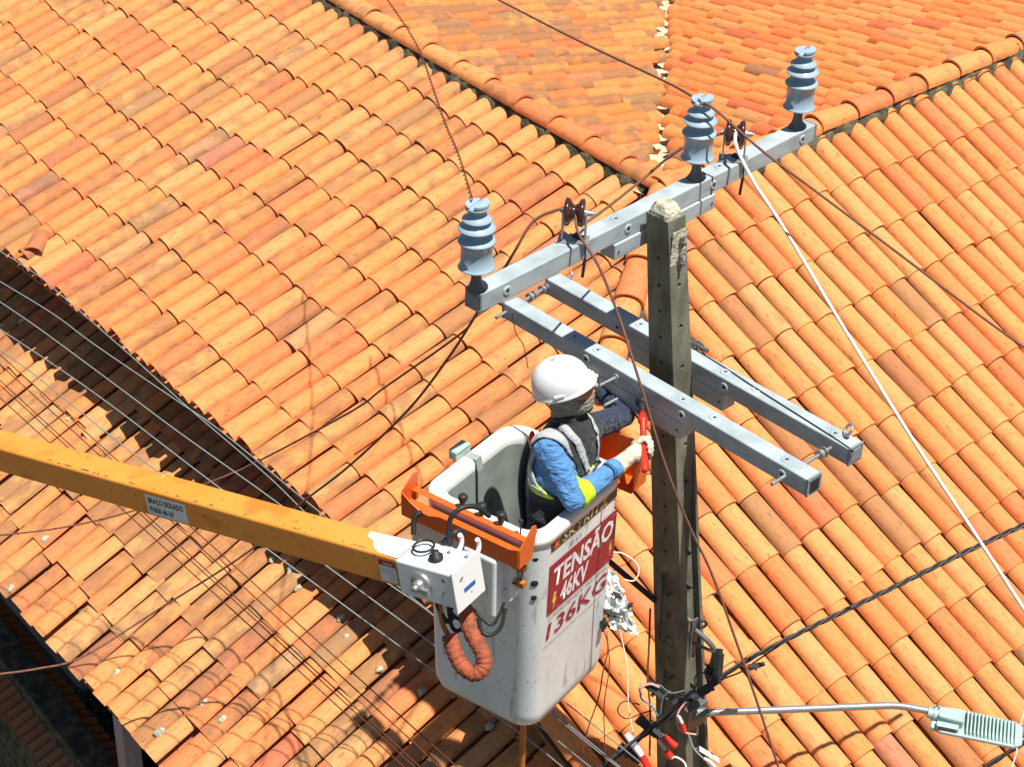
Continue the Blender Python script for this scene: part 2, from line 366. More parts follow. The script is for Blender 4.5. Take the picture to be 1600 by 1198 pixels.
def rngC(a):
    if a < 0: return None
    k = round(a/.21*2)
    if k not in _jt: _jt[k] = _rg.uniform(-.22, -.02)
    return (.05, a*vC[1]/vC[0]-.05+_jt[k])
def rngD(a):
    if a < 0: return None
    k = -1-round(a/.21*2)
    if k not in _jt: _jt[k] = _rg.uniform(-.14, -.01)
    return (.05, a*vD[1]/vD[0]-.04+_jt[k])
slope('roof_slope', house, J, rA, dC, nC, .20, 0, 62, rngC, m=M['tile_far'], label='far left slope of nearly horizontal stained tile rows', stag=lambda i: (i*.11+random.Random(i).random()*.18), rnd=random.Random(8), wear=1.08, jit=1.3, taper=.86, lift=.028, h=.082, w=.455, var=.7)
slope('roof_slope', house, J, rB, dD, nD, .21, 0, 62, rngD, m=M['tile_far'], label='far right slope of deep orange tiles behind the insulators', stag=lambda i: (i*.155+random.Random(i+70).random()*.05), rnd=random.Random(9), wear=.55, taper=.86, lift=.030, h=.085, w=.455, var=.75)
# ridges and hip: mortar bed and overlapping caps
def ridge(name, a, b, nav, step, w, h, label, mort=.13, rnd=None):
    rnd = rnd or random.Random(4); d = (b-a).normalized(); L = (b-a).length; u = nav.cross(d).normalized(); nn = d.cross(u).normalized()
    if nn.z < 0: nn = -nn
    mb = MB(); k = int(L/step)+1
    for i in range(k):
        t0 = i*step-.03; tile(mb, a+nn*(.075), u, d, nn, t0, min(t0+step+.05, L+.1), w, w*.86, h, h*.85, .022, rnd.gauss(0, .01), rnd.uniform(.15, .7), rnd.uniform(.4, .9), thick=.016, kk=10, slide=rnd.uniform(0, 30))
    o = obj(name, mb, M['tile'], house, label=label)
    mo = MB(); n = int(L/.07); pr = [(-1.0, -.02), (-.85, .045), (-.3, .10), (.3, .10), (.85, .045), (1.0, -.02)]
    for i in range(n+1):
        p = a+d*(i*L/n)
        for (x, z) in pr:
            j = noise.noise(p*9+Vector((x*3, 0, 0)))
            mo.v.append(p+u*(x*mort*(1+.35*j))+nn*(z*(1+.4*j)+.012*j+.012))
    m_ = len(pr)
    for i in range(n):
        for k2 in range(m_-1): mo.f.append((i*m_+k2, i*m_+k2+1, (i+1)*m_+k2+1, (i+1)*m_+k2)); mo.m.append(0)
    obj('mortar_bed', mo, M['mortar'], house)
    return o
ridge('ridge_cap', J+rA*13.2, J+rA*.1, (nA+nC).normalized(), .44, .112, .088, 'ridge caps between the left front and far left slopes', .135)
ridge('ridge_cap', J+rB*9.2, J+rB*.0, (nB+nD).normalized(), .44, .114, .092, 'ridge caps with raised collars running up to the right edge', .145, random.Random(6))
ridge('hip_cap', J, K, (nA+nB).normalized(), .42, .12, .10, None, .13, random.Random(7))
fl = MB()
sv = vV.cross(ZU).normalized(); nv = (nC+nD).normalized()
n = 60
for i in range(n+1):
    p = J+vV*(i*9.0/n)-nv*.0
    j = noise.noise(p*4)
    fl.v += [p-sv*(.22+.05*j)+nv*(.035+.03*j), p+nv*(-.035+.02*noise.noise(p*11)), p+sv*(.22+.05*noise.noise(p*5))+nv*(.03)]
for i in range(n):
    for k2 in (0, 1): fl.f.append((i*3+k2, i*3+k2+1, i*3+k2+4, i*3+k2+3)); fl.m.append(0)
obj('valley_mortar', fl, M['lime'], house)
# roof underlay decks, walls
def deck(name, pts, n, th, m, parent, off=-.07):
    mb = MB(); t = [p+n*off for p in pts]; b = [p+n*(off-th) for p in pts]; k = len(pts)
    mb.add(t+b, [tuple(range(k)), tuple(reversed(range(k, 2*k)))]+[(i, i+k, (i+1) % k+k, (i+1) % k) for i in range(k)], 0, True)
    return obj(name, mb, m, parent, smooth=False)
deck('roof_deck', [J, J+rA*14, J+rA*14+dA*(EP[-1][1]-.02)]+[J+rA*a_+dA*(b_-.02) for a_, b_ in reversed(EP)], nA, .04, M['wood'], house)
deck('roof_deck', [J, K, K+dB*(9.5-tKB), J+rB*9.4+dB*9.4, J+rB*9.4], nB, .04, M['wood'], house)
deck('roof_deck', [J, J+rA*14, J+rA*14+vV*0+dC*6, J+vV*12], nC, .04, M['wood'], house, -.09)
deck('roof_deck', [J, J+vV*12, J+rB*13+dD*6, J+rB*13], nD, .04, M['wood'], house, -.09)
wl = MB()
def wall(mb, a, b, z0, z1, th=.18, i=0):
    a = Vector(a); b = Vector(b); d = (b-a); L = math.hypot(d.x, d.y); d = Vector((d.x, d.y, 0)).normalized(); nn = d.cross(ZU)
    mb.box(Vector(((a.x+b.x)/2, (a.y+b.y)/2, (z0+z1)/2)), d, nn, ZU, L, th, z1-z0, i)
kin = K-hA*.6
wall(wl, kin, kin+rA*14, 0, K.z+.0)
Kb = K+dB*4.6+rB*.5
wall(wl, K-hA*.6+rB*.0, Vector((K.x, K.y, 0))-hA*.6-rA*5.2, 0, K.z-2.3)
wall(wl, Vector((K.x, K.y, 0))-rA*5.2-hA*.6, Vector((K.x, K.y, 0))-rA*5.2-hA*.6+rB*9, 0, K.z-2.9)
obj('wall', wl, M['wall'], house, smooth=False)
# lumps of lichen/mortar on tiles and the loose tile
def lump(mb, c, n, r, seed):
    rn = random.Random(seed); u = n.orthogonal().normalized(); v = n.cross(u); k = 12; vs = []
    for j, (rr, zz) in enumerate(((1, 0), (.85, .3), (.45, .55), (.02, .62))):
        for i in range(k):
            a = 2*math.pi*i/k; q = 1+rn.uniform(-.3, .3); vs.append(c+u*(math.cos(a)*r*rr*q)+v*(math.sin(a)*r*rr*q*.7)+n*(zz*r*(1+rn.uniform(-.3, .3))))
    mb.add(vs, [(j*k+i, j*k+(i+1) % k, (j+1)*k+(i+1) % k, (j+1)*k+i) for j in range(3) for i in range(k)])
porch = thing('tiled_porch', Vector((QE.x, QE.y, 0)), 'lower porch with weathered tile roof and post, under the left eave', 'porch')
eE0 = ONP(0, 905, QE, nE); TE = (eE0-QE).dot(dE)
slope('roof_slope', porch, QE, rE, dE, nE, .188, -11, 50, lambda a: (-.9, TE+.004*a), expo=.43, m=M['tile_old'], label='weathered tile slope half in the shadow of the eave above', rnd=random.Random(21), wear=1.12, jit=1.5, stag=None, h=.045, w=.465)
deck('roof_deck', [QE-rE*2.2-dE*.9, QE+rE*12-dE*.9, QE+rE*12+dE*(TE-.1), QE-rE*2.2+dE*(TE-.1)], nE, .05, M['wood'], porch, -.075)
for i, (x, y, r) in enumerate([(112, 660, .03), (75, 848, .05), (22, 925, .05), (188, 1057, .045), (325, 1105, .055), (352, 1130, .05), (255, 1150, .05), (545, 1000, .03), (598, 1052, .045), (538, 970, .05), (460, 895, .05), (430, 880, .04), (250, 1150, .04), (470, 925, .04), (665, 1085, .05), (770, 1140, .05), (10, 515, .04), (40, 507, .05), (175, 795, .02)]):
    lm = MB(); lump(lm, ONP(x, y, QE, nE)+nE*.055, nE, r*.8, i); obj('lichen_clump', lm, M['lichen'], porch)
Vf = lambda p: Vector((p.x, p.y, 0))
wl = MB(); eo = QE+dE*TE
wall(wl, Vf(eo)-hA*1.9-rA*3, Vf(eo)-hA*1.9+rA*12, 0, eo.z+.62)
obj('wall', wl, M['wall'], porch, smooth=False)
pz = Z(205, 1150, 3.9)
pw = MB(); pc = Vf(Z(198, 1140, 3.7))
pw.box(pc+ZU*((eo.z-.05)/2), rA, hA, ZU, .14, .14, eo.z-.05); obj('post', pw, M['post'], porch, smooth=False, bevel=.006)
bm = MB(); bm.box(Vf(eo)-hA*.35+rA*4.5+ZU*(eo.z-.02), rA, hA, ZU, 15, .12, .14); obj('beam', bm, M['wood'], porch, smooth=False, bevel=.005)
# a low tiled wall in the shade
lw = thing('tile_topped_wall', Vf(Z(80, 1100, 2.6)), 'low wall capped with a row of dark curved tiles in the shade below the porch', 'wall')
c0 = Z(-20, 990, 2.4); c1 = Z(165, 1230, 2.4); dd = (c1-c0).normalized(); L = (c1-c0).length+1.5; c0 = c0-dd*.8
ww = MB(); pp = dd.cross(ZU).normalized(); ww.box(Vf(c0+dd*L/2)+ZU*1.3, dd, pp, ZU, L, .22, 2.6); obj('wall_body', ww, M['mortar'], lw, smooth=False)
tb = MB(); rn = random.Random(33)
for i in range(int(L/.115)):
    for sgn in (-1, 1):
        dn = (pp*sgn*.92-ZU*.38).normalized(); nn = dd.cross(dn).normalized(); nn = nn if nn.z > 0 else -nn
        tile(tb, c0+dd*(i*.115)+ZU*.03, dd, dn, nn, 0, .32, .055, .048, .05, .045, .01, rn.gauss(0, .02), rn.random(), 1.2, kk=6)
obj('coping_tiles', tb, M['tile_old'], lw)
# dark weeds at the bottom left corner
wd = MB(); rn = random.Random(5)
for i in range(2600):
    c = Z(rn.uniform(-30, 330), rn.uniform(1080, 1300), rn.uniform(0, .5)); s_ = rn.uniform(.04, .10); a = Vector((rn.gauss(0, 1), rn.gauss(0, 1), rn.gauss(0, .5))).normalized(); b = a.orthogonal().normalized()
    wd.add([c, c+a*s_+b*s_*.3, c+a*s_*1.8, c+a*s_-b*s_*.3], [(0, 1, 2, 3)])
tagit(obj('ground_weeds', wd, mat('dark_green_leaves', (.05, .075, .03), .8, bstr=0)), 'dark green weeds on the shaded ground at the bottom left corner', 'weeds', kind='stuff')
# loose broken tile lying on the slope
lt = MB(); c = ONP(80, 385, J, nA)
d_ = (dA*.55-rA*.83).normalized(); tile(lt, c+nA*.075+rA*.10, (rA*.55+dA*.83).normalized(), d_, nA, 0, .26, .085, .075, .075, .07, .02, .2, .03, .9, kk=10)
tile(lt, c+nA*.07-rA*.02+dA*.13, (rA*.9-dA*.4).normalized(), (dA*.9+rA*.4).normalized(), nA, 0, .12, .08, .07, .06, .06, .02, -.5, .05, 1.2, kk=8)
lt2 = obj('loose_tile', lt, M['tile'], None, loc=c); tagit(lt2, 'broken reddish tile lying loose near the left eave of the roof', 'roof tile')
# ------------------------------------------------------------------ pole
A = Vector((math.sin(R_(46.9)), math.cos(R_(46.9)), 0)); B = Vector((A.y, -A.x, 0))     # top arm runs along A; B faces right-front
def solve_y0(px, py):
    lo, hi = 2.0, 9.4
    for _ in range(50):
        m_ = (lo+hi)/2
        if Z(px, py, m_).y > 0: lo = m_
        else: hi = m_
    return Z(px, py, lo)
pb = solve_y0(1066, 1150); top = Vector((0, 0, 9.5)); paxis = (pb-top)/(9.5-pb.z)       # per metre downward
def pax(z): return top+paxis*(9.5-z)
pole = thing('utility_pole', pax(0), 'tall grey concrete power pole with rows of holes and chipped pale top', 'pole')
zb = 0.0
def sect(z):
    h = 9.47-z; return (.150+.026*h)/2, (.122+.019*h)/2    # half widths along B and A
def pole_mesh():
    mb = MB(); n = 14; vs = []
    for i in range(n+1):
        z = 9.47*(1-i/n)+zb*(i/n); hb, ha = sect(z); c = pax(z)
        for sb, sa in ((-1, -1), (1, -1), (1, 1), (-1, 1)): vs.append(c+B*(sb*hb)+A*(sa*ha))
    fs = [(i*4+k, i*4+(k+1) % 4, (i+1)*4+(k+1) % 4, (i+1)*4+k) for i in range(n) for k in range(4)]
    mb.add(vs, [tuple(q) for q in fs], 0, True); mb.add(vs[:4], [(3, 2, 1, 0)], 0, True); mb.add(vs[-4:], [(0, 1, 2, 3)], 0, True)
    return mb
shaft = obj('shaft', pole_mesh(), M['concrete'], pole, smooth=False)
cut = MB()
for i in range(36):                                 # holes right through, one row on each face
    z = 9.24-i*.152; c = pax(z); cut.tube([c-A*.4, c+A*.4], .010, 10)
for i in range(22):
    z = 9.10-i*.24; c = pax(z); cut.tube([c-B*.5+B*0, c+B*.5], .0125, 10)
for sgn in (-1, 1):                                 # recessed panels of the web further down (narrow face)
    for (z0, z1) in ((7.95, 0.5),):
        hb, ha = sect((z0+z1)/2)
        vs = []
        for z, dep in ((z0+.35, -.02), (z0-.3, .035), (z1, .06)):
            hb, ha = sect(z); c = pax(z)
            for s1, q in ((-1, 1), (1, 1)):
                pass
            vs += [c+B*(sgn*(hb+.03))-A*(ha*.50), c+B*(sgn*(hb+.03))+A*(ha*.78), c+B*(sgn*(hb-dep))+A*(ha*.70), c+B*(sgn*(hb-dep))-A*(ha*.30)]
        fs = [(i*4+k, i*4+(k+1) % 4, (i+1)*4+(k+1) % 4, (i+1)*4+k) for i in range(2) for k in range(4)]+[(3, 2, 1, 0), (8, 9, 10, 11)]
        cut.add(vs, fs, 0, True)
for z0 in (7.25, 6.55, 5.85, 5.15, 4.45):           # recesses on the wide face
    c = pax(z0-.25); hb, ha = sect(z0-.25)
    cut.box(c-A*(ha+.01), B, A, ZU, hb*1.05, .06, .5)
co = obj('cut', cut, M['concrete'], None, smooth=False)
import bmesh
def fixn(o):
    bm_ = bmesh.new(); bm_.from_mesh(o.data); bmesh.ops.recalc_face_normals(bm_, faces=bm_.faces); bm_.to_mesh(o.data); bm_.free()
fixn(shaft); fixn(co)
bo = shaft.modifiers.new('b', 'BOOLEAN'); bo.object = co; bo.operation = 'DIFFERENCE'; bo.solver = 'EXACT'; bo.use_self = True
realise(shaft); bpy.data.objects.remove(co)
bv = shaft.modifiers.new('bevel', 'BEVEL'); bv.width = .006; bv.segments = 2; bv.limit_method = 'ANGLE'; bv.angle_limit = R_(50)
cap = MB(); c = pax(9.47); vs = []
for z, k, j in ((0, 1.03, .0), (.022, 1.0, .006), (.058, .70, .008), (.064, .60, .006)):
    for i in range(16):
        a = 2*math.pi*i/16+.2; x = math.cos(a); y = math.sin(a); m_ = max(abs(x), abs(y)); q = k*(1+.06*noise.noise(Vector((x*3, y*3, z*30))))
        vs.append(c+B*(x/m_*.0675*q)+A*(y/m_*.059*q)+ZU*(z+j*noise.noise(Vector((x*5, y*5, z)))))
cap.add(vs, [(j*16+i, j*16+(i+1) % 16, (j+1)*16+(i+1) % 16, (j+1)*16+i) for j in range(3) for i in range(16)]+[tuple(range(48, 64))])
obj('cap', cap, M['capcon'], pole, smooth=False)
pt = MB(); hb, ha = sect(9.3); c = pax(9.28)        # pale worn patch on the right face with clamp bolts
pt.prism([(-.05, -.16), (.045, -.17), (.05, -.1), (.054, .13), (-.05, .13), (-.056, .0)], c+B*(hb+.0005), A, ZU, B, .004)
obj('pale_patch', pt, M['capcon'], pole, smooth=False)
for dz in (.06, -.055):
    bmh = MB(); q = c+B*(hb+.003)+ZU*dz+A*.01; bmh.prism([(-.012, -.03), (.012, -.03), (.016, .0), (.012, .03), (-.012, .03), (-.016, 0)], q, A, ZU, B, .012); bmh.tube([q+B*.01, q+B*.035], .009, 8)
    obj('clamp_bolt', bmh, M['steeldark'], pole, smooth=False)
# ------------------------------------------------------------------ crossarms
def beam(name, p0, p1, label, washer_top, washer_side, side, block, hollow=None, grp=None):
    d = (p1-p0).normalized(); L = (p1-p0).length; s_ = d.cross(ZU).normalized()     # s_ points to the viewer side when positive
    if s_.y > 0: s_ = -s_
    t = thing(name, (p0+p1)/2, label, 'crossarm', grp)
    mb = MB(); mb.box((p0+p1)/2, d, s_, ZU, L, .1, .1)
    obj('beam', mb, M['arm'], t, smooth=False, bevel=.008, seg=3)
    for e, sg in ((p0, -1), (p1, 1)):
        ec = MB(); ec.box(e+d*sg*.004, d, s_, ZU, .012, .102, .102); ec.box(e+d*sg*.010, d, s_, ZU, .006, .066, .066, 1)
        for a_, b_ in ((1, 1), (-1, 1), (1, -1), (-1, -1)): ec.tube([e+d*sg*.008+s_*a_*.041+ZU*b_*.041, e+d*sg*.015+s_*a_*.041+ZU*b_*.041], .004, 8, 0)
        obj('end_cap', ec, [M['armend'], M['dark'] if hollow and sg > 0 else M['armend']], t, smooth=False, bevel=.003)
    for f_ in washer_top:
        c = p0+d*(L*f_)+ZU*.05; wm = MB(); wm.lathe([(.0, .001), (.008, .001), (.008, .004), (.024, .0045), (.027, .002), (.027, -.002)], c, ZU, 24); wm.lathe([(0, .0045), (.007, .0045)], c, ZU, 12, 1)
        obj('hole_ring', wm, [M['arm'], M['dark']], t)
    for f_ in washer_side:
        c = p0+d*(L*f_)+s_*.05; wm = MB(); wm.lathe([(.009, .001), (.010, .005), (.022, .005), (.026, .002), (.026, -.002)], c, s_, 24); wm.lathe([(0, .0055), (.009, .0055)], c, s_, 12, 1)
        obj('hole_ring', wm, [M['arm'], M['dark']], t)
    if block:
        f0, f1, dz, th, so_ = block; bc = p0+d*(L*(f0+f1)/2)-ZU*(.05+dz/2+.001)+s_*so_; bb = MB(); bb.box(bc, d, s_, ZU, L*(f1-f0), th, dz)
        obj('reinforcing_block', bb, M['arm'], t, smooth=False, bevel=.006)
        for q in (-1, 1):
            rv = MB(); e = bc+d*(q*L*(f1-f0)/2*.93)+s_*(th/2); rv.tube([e, e+s_*.006], .006, 8); obj('rivet', rv, M['steeldark'], t)
    return t, d, s_, L
ZT, ZL = 9.40, 8.58
T0, T1 = Z(741, 468, ZT), Z(1262, 203, ZT)
top_arm, dT, sT, LT = beam('crossarm', T0, T1, 'long grey crossarm at the pole top carrying the three insulators', (.385, .70), (.065, .40, .66, .955), 1, (.36, .665, .085, .098, .012), grp='grey fibreglass crossarms on the pole')
N0, N1 = Z(797, 480, ZL), Z(1270, 756, ZL)
near_arm, dN, sN, LN = beam('crossarm', N0, N1, 'lower grey crossarm passing in front of the pole beside the worker', (.235, .315, .60, .70, .92), (.30, .62, .93), 1, (.30, .62, .10, .098, .0), hollow=True, grp='grey fibreglass crossarms on the pole')
G0, G1 = Z(864, 443, ZL), Z(1335, 708, ZL)
far_arm, dG, sG, LG = beam('crossarm', G0, G1, 'lower grey crossarm behind the pole with a metal eye at its right end', (.235, .315, .60, .70, .94), (.26, .62), 1, (.30, .62, .10, .098, .0), grp='grey fibreglass crossarms on the pole')
def nut_rod(parent, p, q, r=.009, nuts=()):
    mb = MB(); mb.tube([p, q], r, 10); d = (q-p).normalized()
    for f_, rr, t in nuts: c = p+(q-p)*f_; mb.tube([c-d*t/2, c+d*t/2], rr, 6)
    return obj('threaded_rod', mb, M['steel'], parent)
def at_arm(p0, d, L, f_): return p0+d*(L*f_)
nut_rod(near_arm, at_arm(N0, dN, LN, .015)+sN*.13, at_arm(G0, dG, LG, .0)+sN*.02, .010, ((.30, .024, .012), (.62, .028, .02), (.70, .024, .015), (.85, .028, .016), (.92, .024, .012)))
nut_rod(near_arm, at_arm(N0, dN, LN, .94)+sN*.15, at_arm(G0, dG, LG, .95)+sN*.04, .010, ((.33, .02, .004), (.80, .026, .022), (.86, .03, .006)))
nut_rod(near_arm, at_arm(N0, dN, LN, .405)+sN*.04, at_arm(N0, dN, LN, .405)+sN*.17, .009, ((.12, .022, .012),))
nut_rod(near_arm, at_arm(N0, dN, LN, .415)+sN*.04-ZU*.12, at_arm(N0, dN, LN, .415)+sN*.15-ZU*.12, .009)
def torus(mb, c, ax, R, r, a0=0, a1=2*math.pi, n=22, mi=0, ref=None):
    ax = ax.normalized(); u = (ref or ax.orthogonal()).normalized(); v = ax.cross(u)
    mb.tube([c+(u*math.cos(a0+(a1-a0)*i/n)+v*math.sin(a0+(a1-a0)*i/n))*R for i in range(n+1)], r, 8, mi, cap=abs(a1-a0) < 6.28)
eb = MB(); c = at_arm(G0, dG, LG, .965)-sG*.03+ZU*.085; torus(eb, c, (sG*.6-dG*.5+ZU*.45), .030, .008); eb.tube([c-ZU*.03, c-ZU*.04], .012, 8); obj('eye_nut', eb, M['steel'], far_arm)
hk = MB(); c = at_arm(G0, dG, LG, .03)-sG*.05+ZU*.06; torus(hk, c, (sG+ZU*.5), .028, .006, -1.2, 2.6); obj('hook', hk, M['steel'], far_arm)
hs = MB(); hs.tube(spline([at_arm(G0, dG, LG, .40)+ZU*.054-sG*.045, at_arm(G0, dG, LG, .58)+ZU*.054-sG*.025, at_arm(G0, dG, LG, .70)+ZU*.056-sG*.0, at_arm(G0, dG, LG, .985)+ZU*.053+sG*.042, at_arm(G0, dG, LG, 1.003)+ZU*.03+sG*.045, at_arm(G0, dG, LG, 1.004)-ZU*.04+sG*.045]), .003, 6)
tagit(obj('thin_line', hs, M['cable'], None, loc=at_arm(G0, dG, LG, .7)), 'thin dark string stretched along the top of the rear lower crossarm', 'string')
# small rusty bolt-and-nut piece lying behind the pole
wj = MB(); c = at_arm(G0, dG, LG, .475)-sG*.055+ZU*.07
for i in range(5): wj.tube([c-dG*(.05-i*.022), c-dG*(.045-i*.022)+ZU*.001], .022+.003*(i % 2), 8)
wj.tube([c-dG*.06, c+dG*.09], .012, 8)
tagit(obj('spring_nut', wj, M['steeldark'], None, loc=c), 'short stack of rusty spring washers and nuts behind the pole on the rear crossarm', 'hardware')
# ------------------------------------------------------------------ insulators
def insulator(c):
    t = thing('pin_insulator', c, 'blue grey polymer insulator at the left end of the top crossarm', 'insulator', 'pin insulators on the top crossarm')
    KZ = .93
    b = MB(); b.lathe([(r_, z_*KZ) for r_, z_ in [(0, .122), (.05, .122), (.082, .127), (.087, .131), (.083, .137), (.074, .146), (.074, .268), (.080, .272), (.088, .274), (.088, .279), (.078, .288), (.048, .300), (.044, .318), (.050, .330), (.080, .340), (.087, .345), (.086, .350), (.068, .362), (.050, .376), (.052, .386), (.070, .392), (.069, .398), (.055, .408), (.040, .425), (.036, .437), (.040, .447), (.055, .452), (.056, .462), (.048, .470), (0, .472)]], c, ZU, 40)
    o = obj('insulator_body', b, M['insul'], t)
    g = (-B*.35+A).normalized(); h = g.cross(ZU)
    hb_ = MB()
    for sg in (-1, 1):
        poly = [(math.cos(a)*.056, math.sin(a)*.056) for a in [(-1.35+2.7*i/10) for i in range(11)]]
        hb_.prism(poly, c+ZU*.468*KZ, h*sg, g*sg, ZU, .020 if sg > 0 else .010)
    obj('top_saddle', hb_, M['insul'], t, smooth=False, bevel=.005)
    s_ = MB(); s_.lathe([(.031, .0), (.042, .002), (.042, .010), (.034, .022), (.030, .034), (.026, .045), (.0245, .06), (.0245, .114)], c, ZU, 20); s_.lathe([(0, .0), (.046, 0), (.046, .006), (.03, .008)], c, ZU, 20)
    obj('steel_stud', s_, M['steeldark'], t)
    return t
def on_arm_top(px, py): return Z(px, py, ZT+.051)
def copy_tree(o, parent=None):
    c = o.copy(); COL.objects.link(c); c.parent = parent
    for ch in list(o.children): copy_tree(ch, c)
    return c
def px_of(p): v = p-CAM; d = v.dot(FW); return 800+F_PX*v.dot(RT)/d
def on_axis(x, y):
    p = min((T0+dT*(LT*i/2000) for i in range(2001)), key=lambda q: abs(px_of(q+ZU*.051)-x)); return p+ZU*.051
def project_on(p0, d, p): return p0+d*((p-p0).dot(d))
ins = insulator(on_axis(744, 452))
i2 = copy_tree(ins); i2.location = on_axis(1087, 268); i2['label'] = 'blue grey polymer insulator beside the pole top with a conductor lying across its head'
i3 = copy_tree(ins); i3.location = on_axis(1245, 186); i3['label'] = 'blue grey polymer insulator at the far right end of the top crossarm'
# ------------------------------------------------------------------ stringing pulleys strapped on the top arm
def pulley(f_, label):
    c = at_arm(T0, dT, LT, f_)+ZU*.051; t = thing('stringing_pulley', c, label, 'pulley', 'brown sheave pulleys strapped to the top crossarm')
    ax = (dT*.62+sT*.35).normalized(); ax = (dT*.55+sT*.75).normalized(); fr = ax.cross(ZU).normalized()
    br = MB()
    br.box(c+ZU*.004, ax, fr, ZU, .15, .085, .006)
    for sg, hh in ((-1, .15), (1, .15)):
        br.box(c+ax*sg*.055+ZU*(hh/2+.004), ax, fr, ZU, .009, .052, hh); br.tube([c+ax*sg*.051+ZU*(hh), c+ax*sg*.060+ZU*hh], .021, 16)
    obj('bracket', br, M['steel'], t, smooth=False, bevel=.002)
    wm = MB(); o = c+ZU*.150; wm.lathe([(.010, -.050), (.052, -.050), (.070, -.043), (.066, -.026), (.046, -.014), (.034, 0), (.046, .014), (.066, .026), (.070, .043), (.052, .050), (.010, .050)], o, ax, 30)
    obj('sheave', wm, M['brownporc'], t)
    pn = MB(); pn.tube([o-ax*.072, o+ax*.095], .008, 8); pn.tube([o+ax*.06, o+ax*.085], .015, 6); obj('pin', pn, M['steel'], t)
    st = MB(); e = .0515; y = fr
    c2 = c+sT*0+dT*.03
    st.tube([c2-sT*e+ZU*.003, c2+sT*e+ZU*.004, c2+sT*(e+.003)-ZU*.10, c2+sT*(e+.001)-ZU*.115], .0035, 6)
    st.tube([c2+sT*(e+.0)-ZU*.10, c2+sT*(e-.01)-ZU*.20], .008, 8); st.box(c2+ZU*.008+sT*.0, dT, sT, ZU, .035, .045, .012)
    obj('strap', st, M['cable'], t)
    return t
pulley(.265, 'pulley with brown sheave strapped near the left insulator')
pulley(.745, 'pulley with brown sheave beside the middle insulator holding the white rope')
lc = MB(); c = at_arm(T0, dT, LT, .655); lc.tube([c-sT*.02+ZU*.053, c+sT*.0515+ZU*.052, c+sT*.053-ZU*.14], .0035, 6)
tagit(obj('tie_line', lc, M['cable'], None, loc=c), 'short black tie line hanging over the top crossarm just right of the pole', 'string')
# ------------------------------------------------------------------ ropes and conductors (each a thing of its own)
def rope(name, pts, r, m, label, cat, n=7, k=8, twist=None):
    q = spline(pts, k); mb = MB()
    if twist:
        cnt, R, pitch = twist; s_ = [0.]
        for a, b in zip(q, q[1:]): s_.append(s_[-1]+(b-a).length)
        steps = int(s_[-1]/pitch*10); pos = []
        for i in range(steps+1):
            t = s_[-1]*i/steps; j = max(0, min(len(q)-2, next((x for x in range(len(s_)-1) if s_[x+1] >= t), len(q)-2))); f_ = (t-s_[j])/max(s_[j+1]-s_[j], 1e-6); pos.append((q[j].lerp(q[j+1], f_), (q[j+1]-q[j]).normalized(), t))
        for c in range(cnt):
            pp_ = []
            for p, d, t in pos:
                u = d.cross(ZU).normalized(); v = u.cross(d); a = 2*math.pi*(t/pitch+c/cnt); pp_.append(p+u*math.cos(a)*R+v*math.sin(a)*R)
            mb.tube(pp_, r, n)
    else: mb.tube(q, r, n)
    mid = q[len(q)//2]
    return tagit(obj(name, mb, m, None, loc=mid), label, cat)
lp = at_arm(T0, dT, LT, .265)+ZU*.225; mp = at_arm(T0, dT, LT, .745)+ZU*.225; dl = depth(lp); dm = depth(mp)
rope('white_rope', [mp+Vector((-.05, .02, -.02)), mp, P(1150, 228, dm-.06), P(1178, 285, dm-.12), P(1222, 352, dm-.2), P(1300, 482, dm-.35), P(1372, 600, dm-.45), P(1445, 716, dm-.55), P(1525, 836, dm-.65), P(1615, 975, dm-.7)], .0095, M['ropewh'], 'white rope running from the middle pulley down to the right edge', 'rope')
rope('brown_rope', [lp+Vector((-.04, .03, -.01)), lp, P(903, 362, dl-.05), P(935, 415, dl-.08), P(966, 492, dl-.06), P(1000, 598, dl-.07), P(1040, 728, dl+.05), P(1080, 828, dl+.2), P(1112, 895, dl+.3), P(1150, 1000, dl+.4), P(1186, 1105, dl+.5), P(1222, 1215, dl+.6)], .0070, M['ropebr'], 'brown rope hanging from the left pulley down past the pole to the bottom edge', 'rope')
rope('brown_rope', [lp, P(868, 329, dl+.02), P(832, 348, dl+.06), P(800, 400, dl+.12), P(745, 490, dl+.5), P(700, 560, dl+1.), P(637, 641, dl+1.6), P(544, 729, dl+2.3), P(467, 789, dl+2.8), P(390, 860, dl+3.2), P(250, 950, dl+3.6), P(130, 1025, dl+3.5), P(60, 1044, dl+3.4), P(-20, 1055, dl+3.3)], .0075, M['ropebr'], 'brown rope looping from the left pulley down behind the boom to the lower left edge', 'rope')
rope('brown_rope', [P(775, 440, dl+.3), P(742, 495, dl+.7), P(715, 525, dl+1.), P(600, 606, dl+2.), P(550, 642, dl+2.4), P(408, 718, dl+3.4), P(331, 752, dl+3.6), P(200, 800, dl+3.8), P(90, 825, dl+3.9), P(-20, 838, dl+3.9)], .0065, M['ropebr'], 'thin brown rope crossing the dark gap towards the left edge above the boom', 'rope')
rope('brown_rope', [mp, P(1066, 232, dm+.1), P(1001, 283, dm+.15), P(948, 325, (dm+dl)/2+.1), P(905, 352, dl+.05), lp], .0075, M['ropebr'], 'brown rope strung between the two pulleys behind the top crossarm', 'rope')
di = depth(i2.location+ZU*.45)
rope('conductor', [P(755, -12, di+2.6), P(900, 62, di+1.3), P(1040, 128, di+.35), P(1090, 156, di), P(1118, 172, di-.05), P(1190, 235, di-.1), P(1276, 300, di-.1), P(1400, 393, di-.1), P(1530, 492, di-.1), P(1615, 553, di-.1)], .0068, M['ropebr'], 'dark brown conductor lying over the middle insulator from the top edge to the right edge', 'cable')
dI = depth(ins.location+ZU*.45)
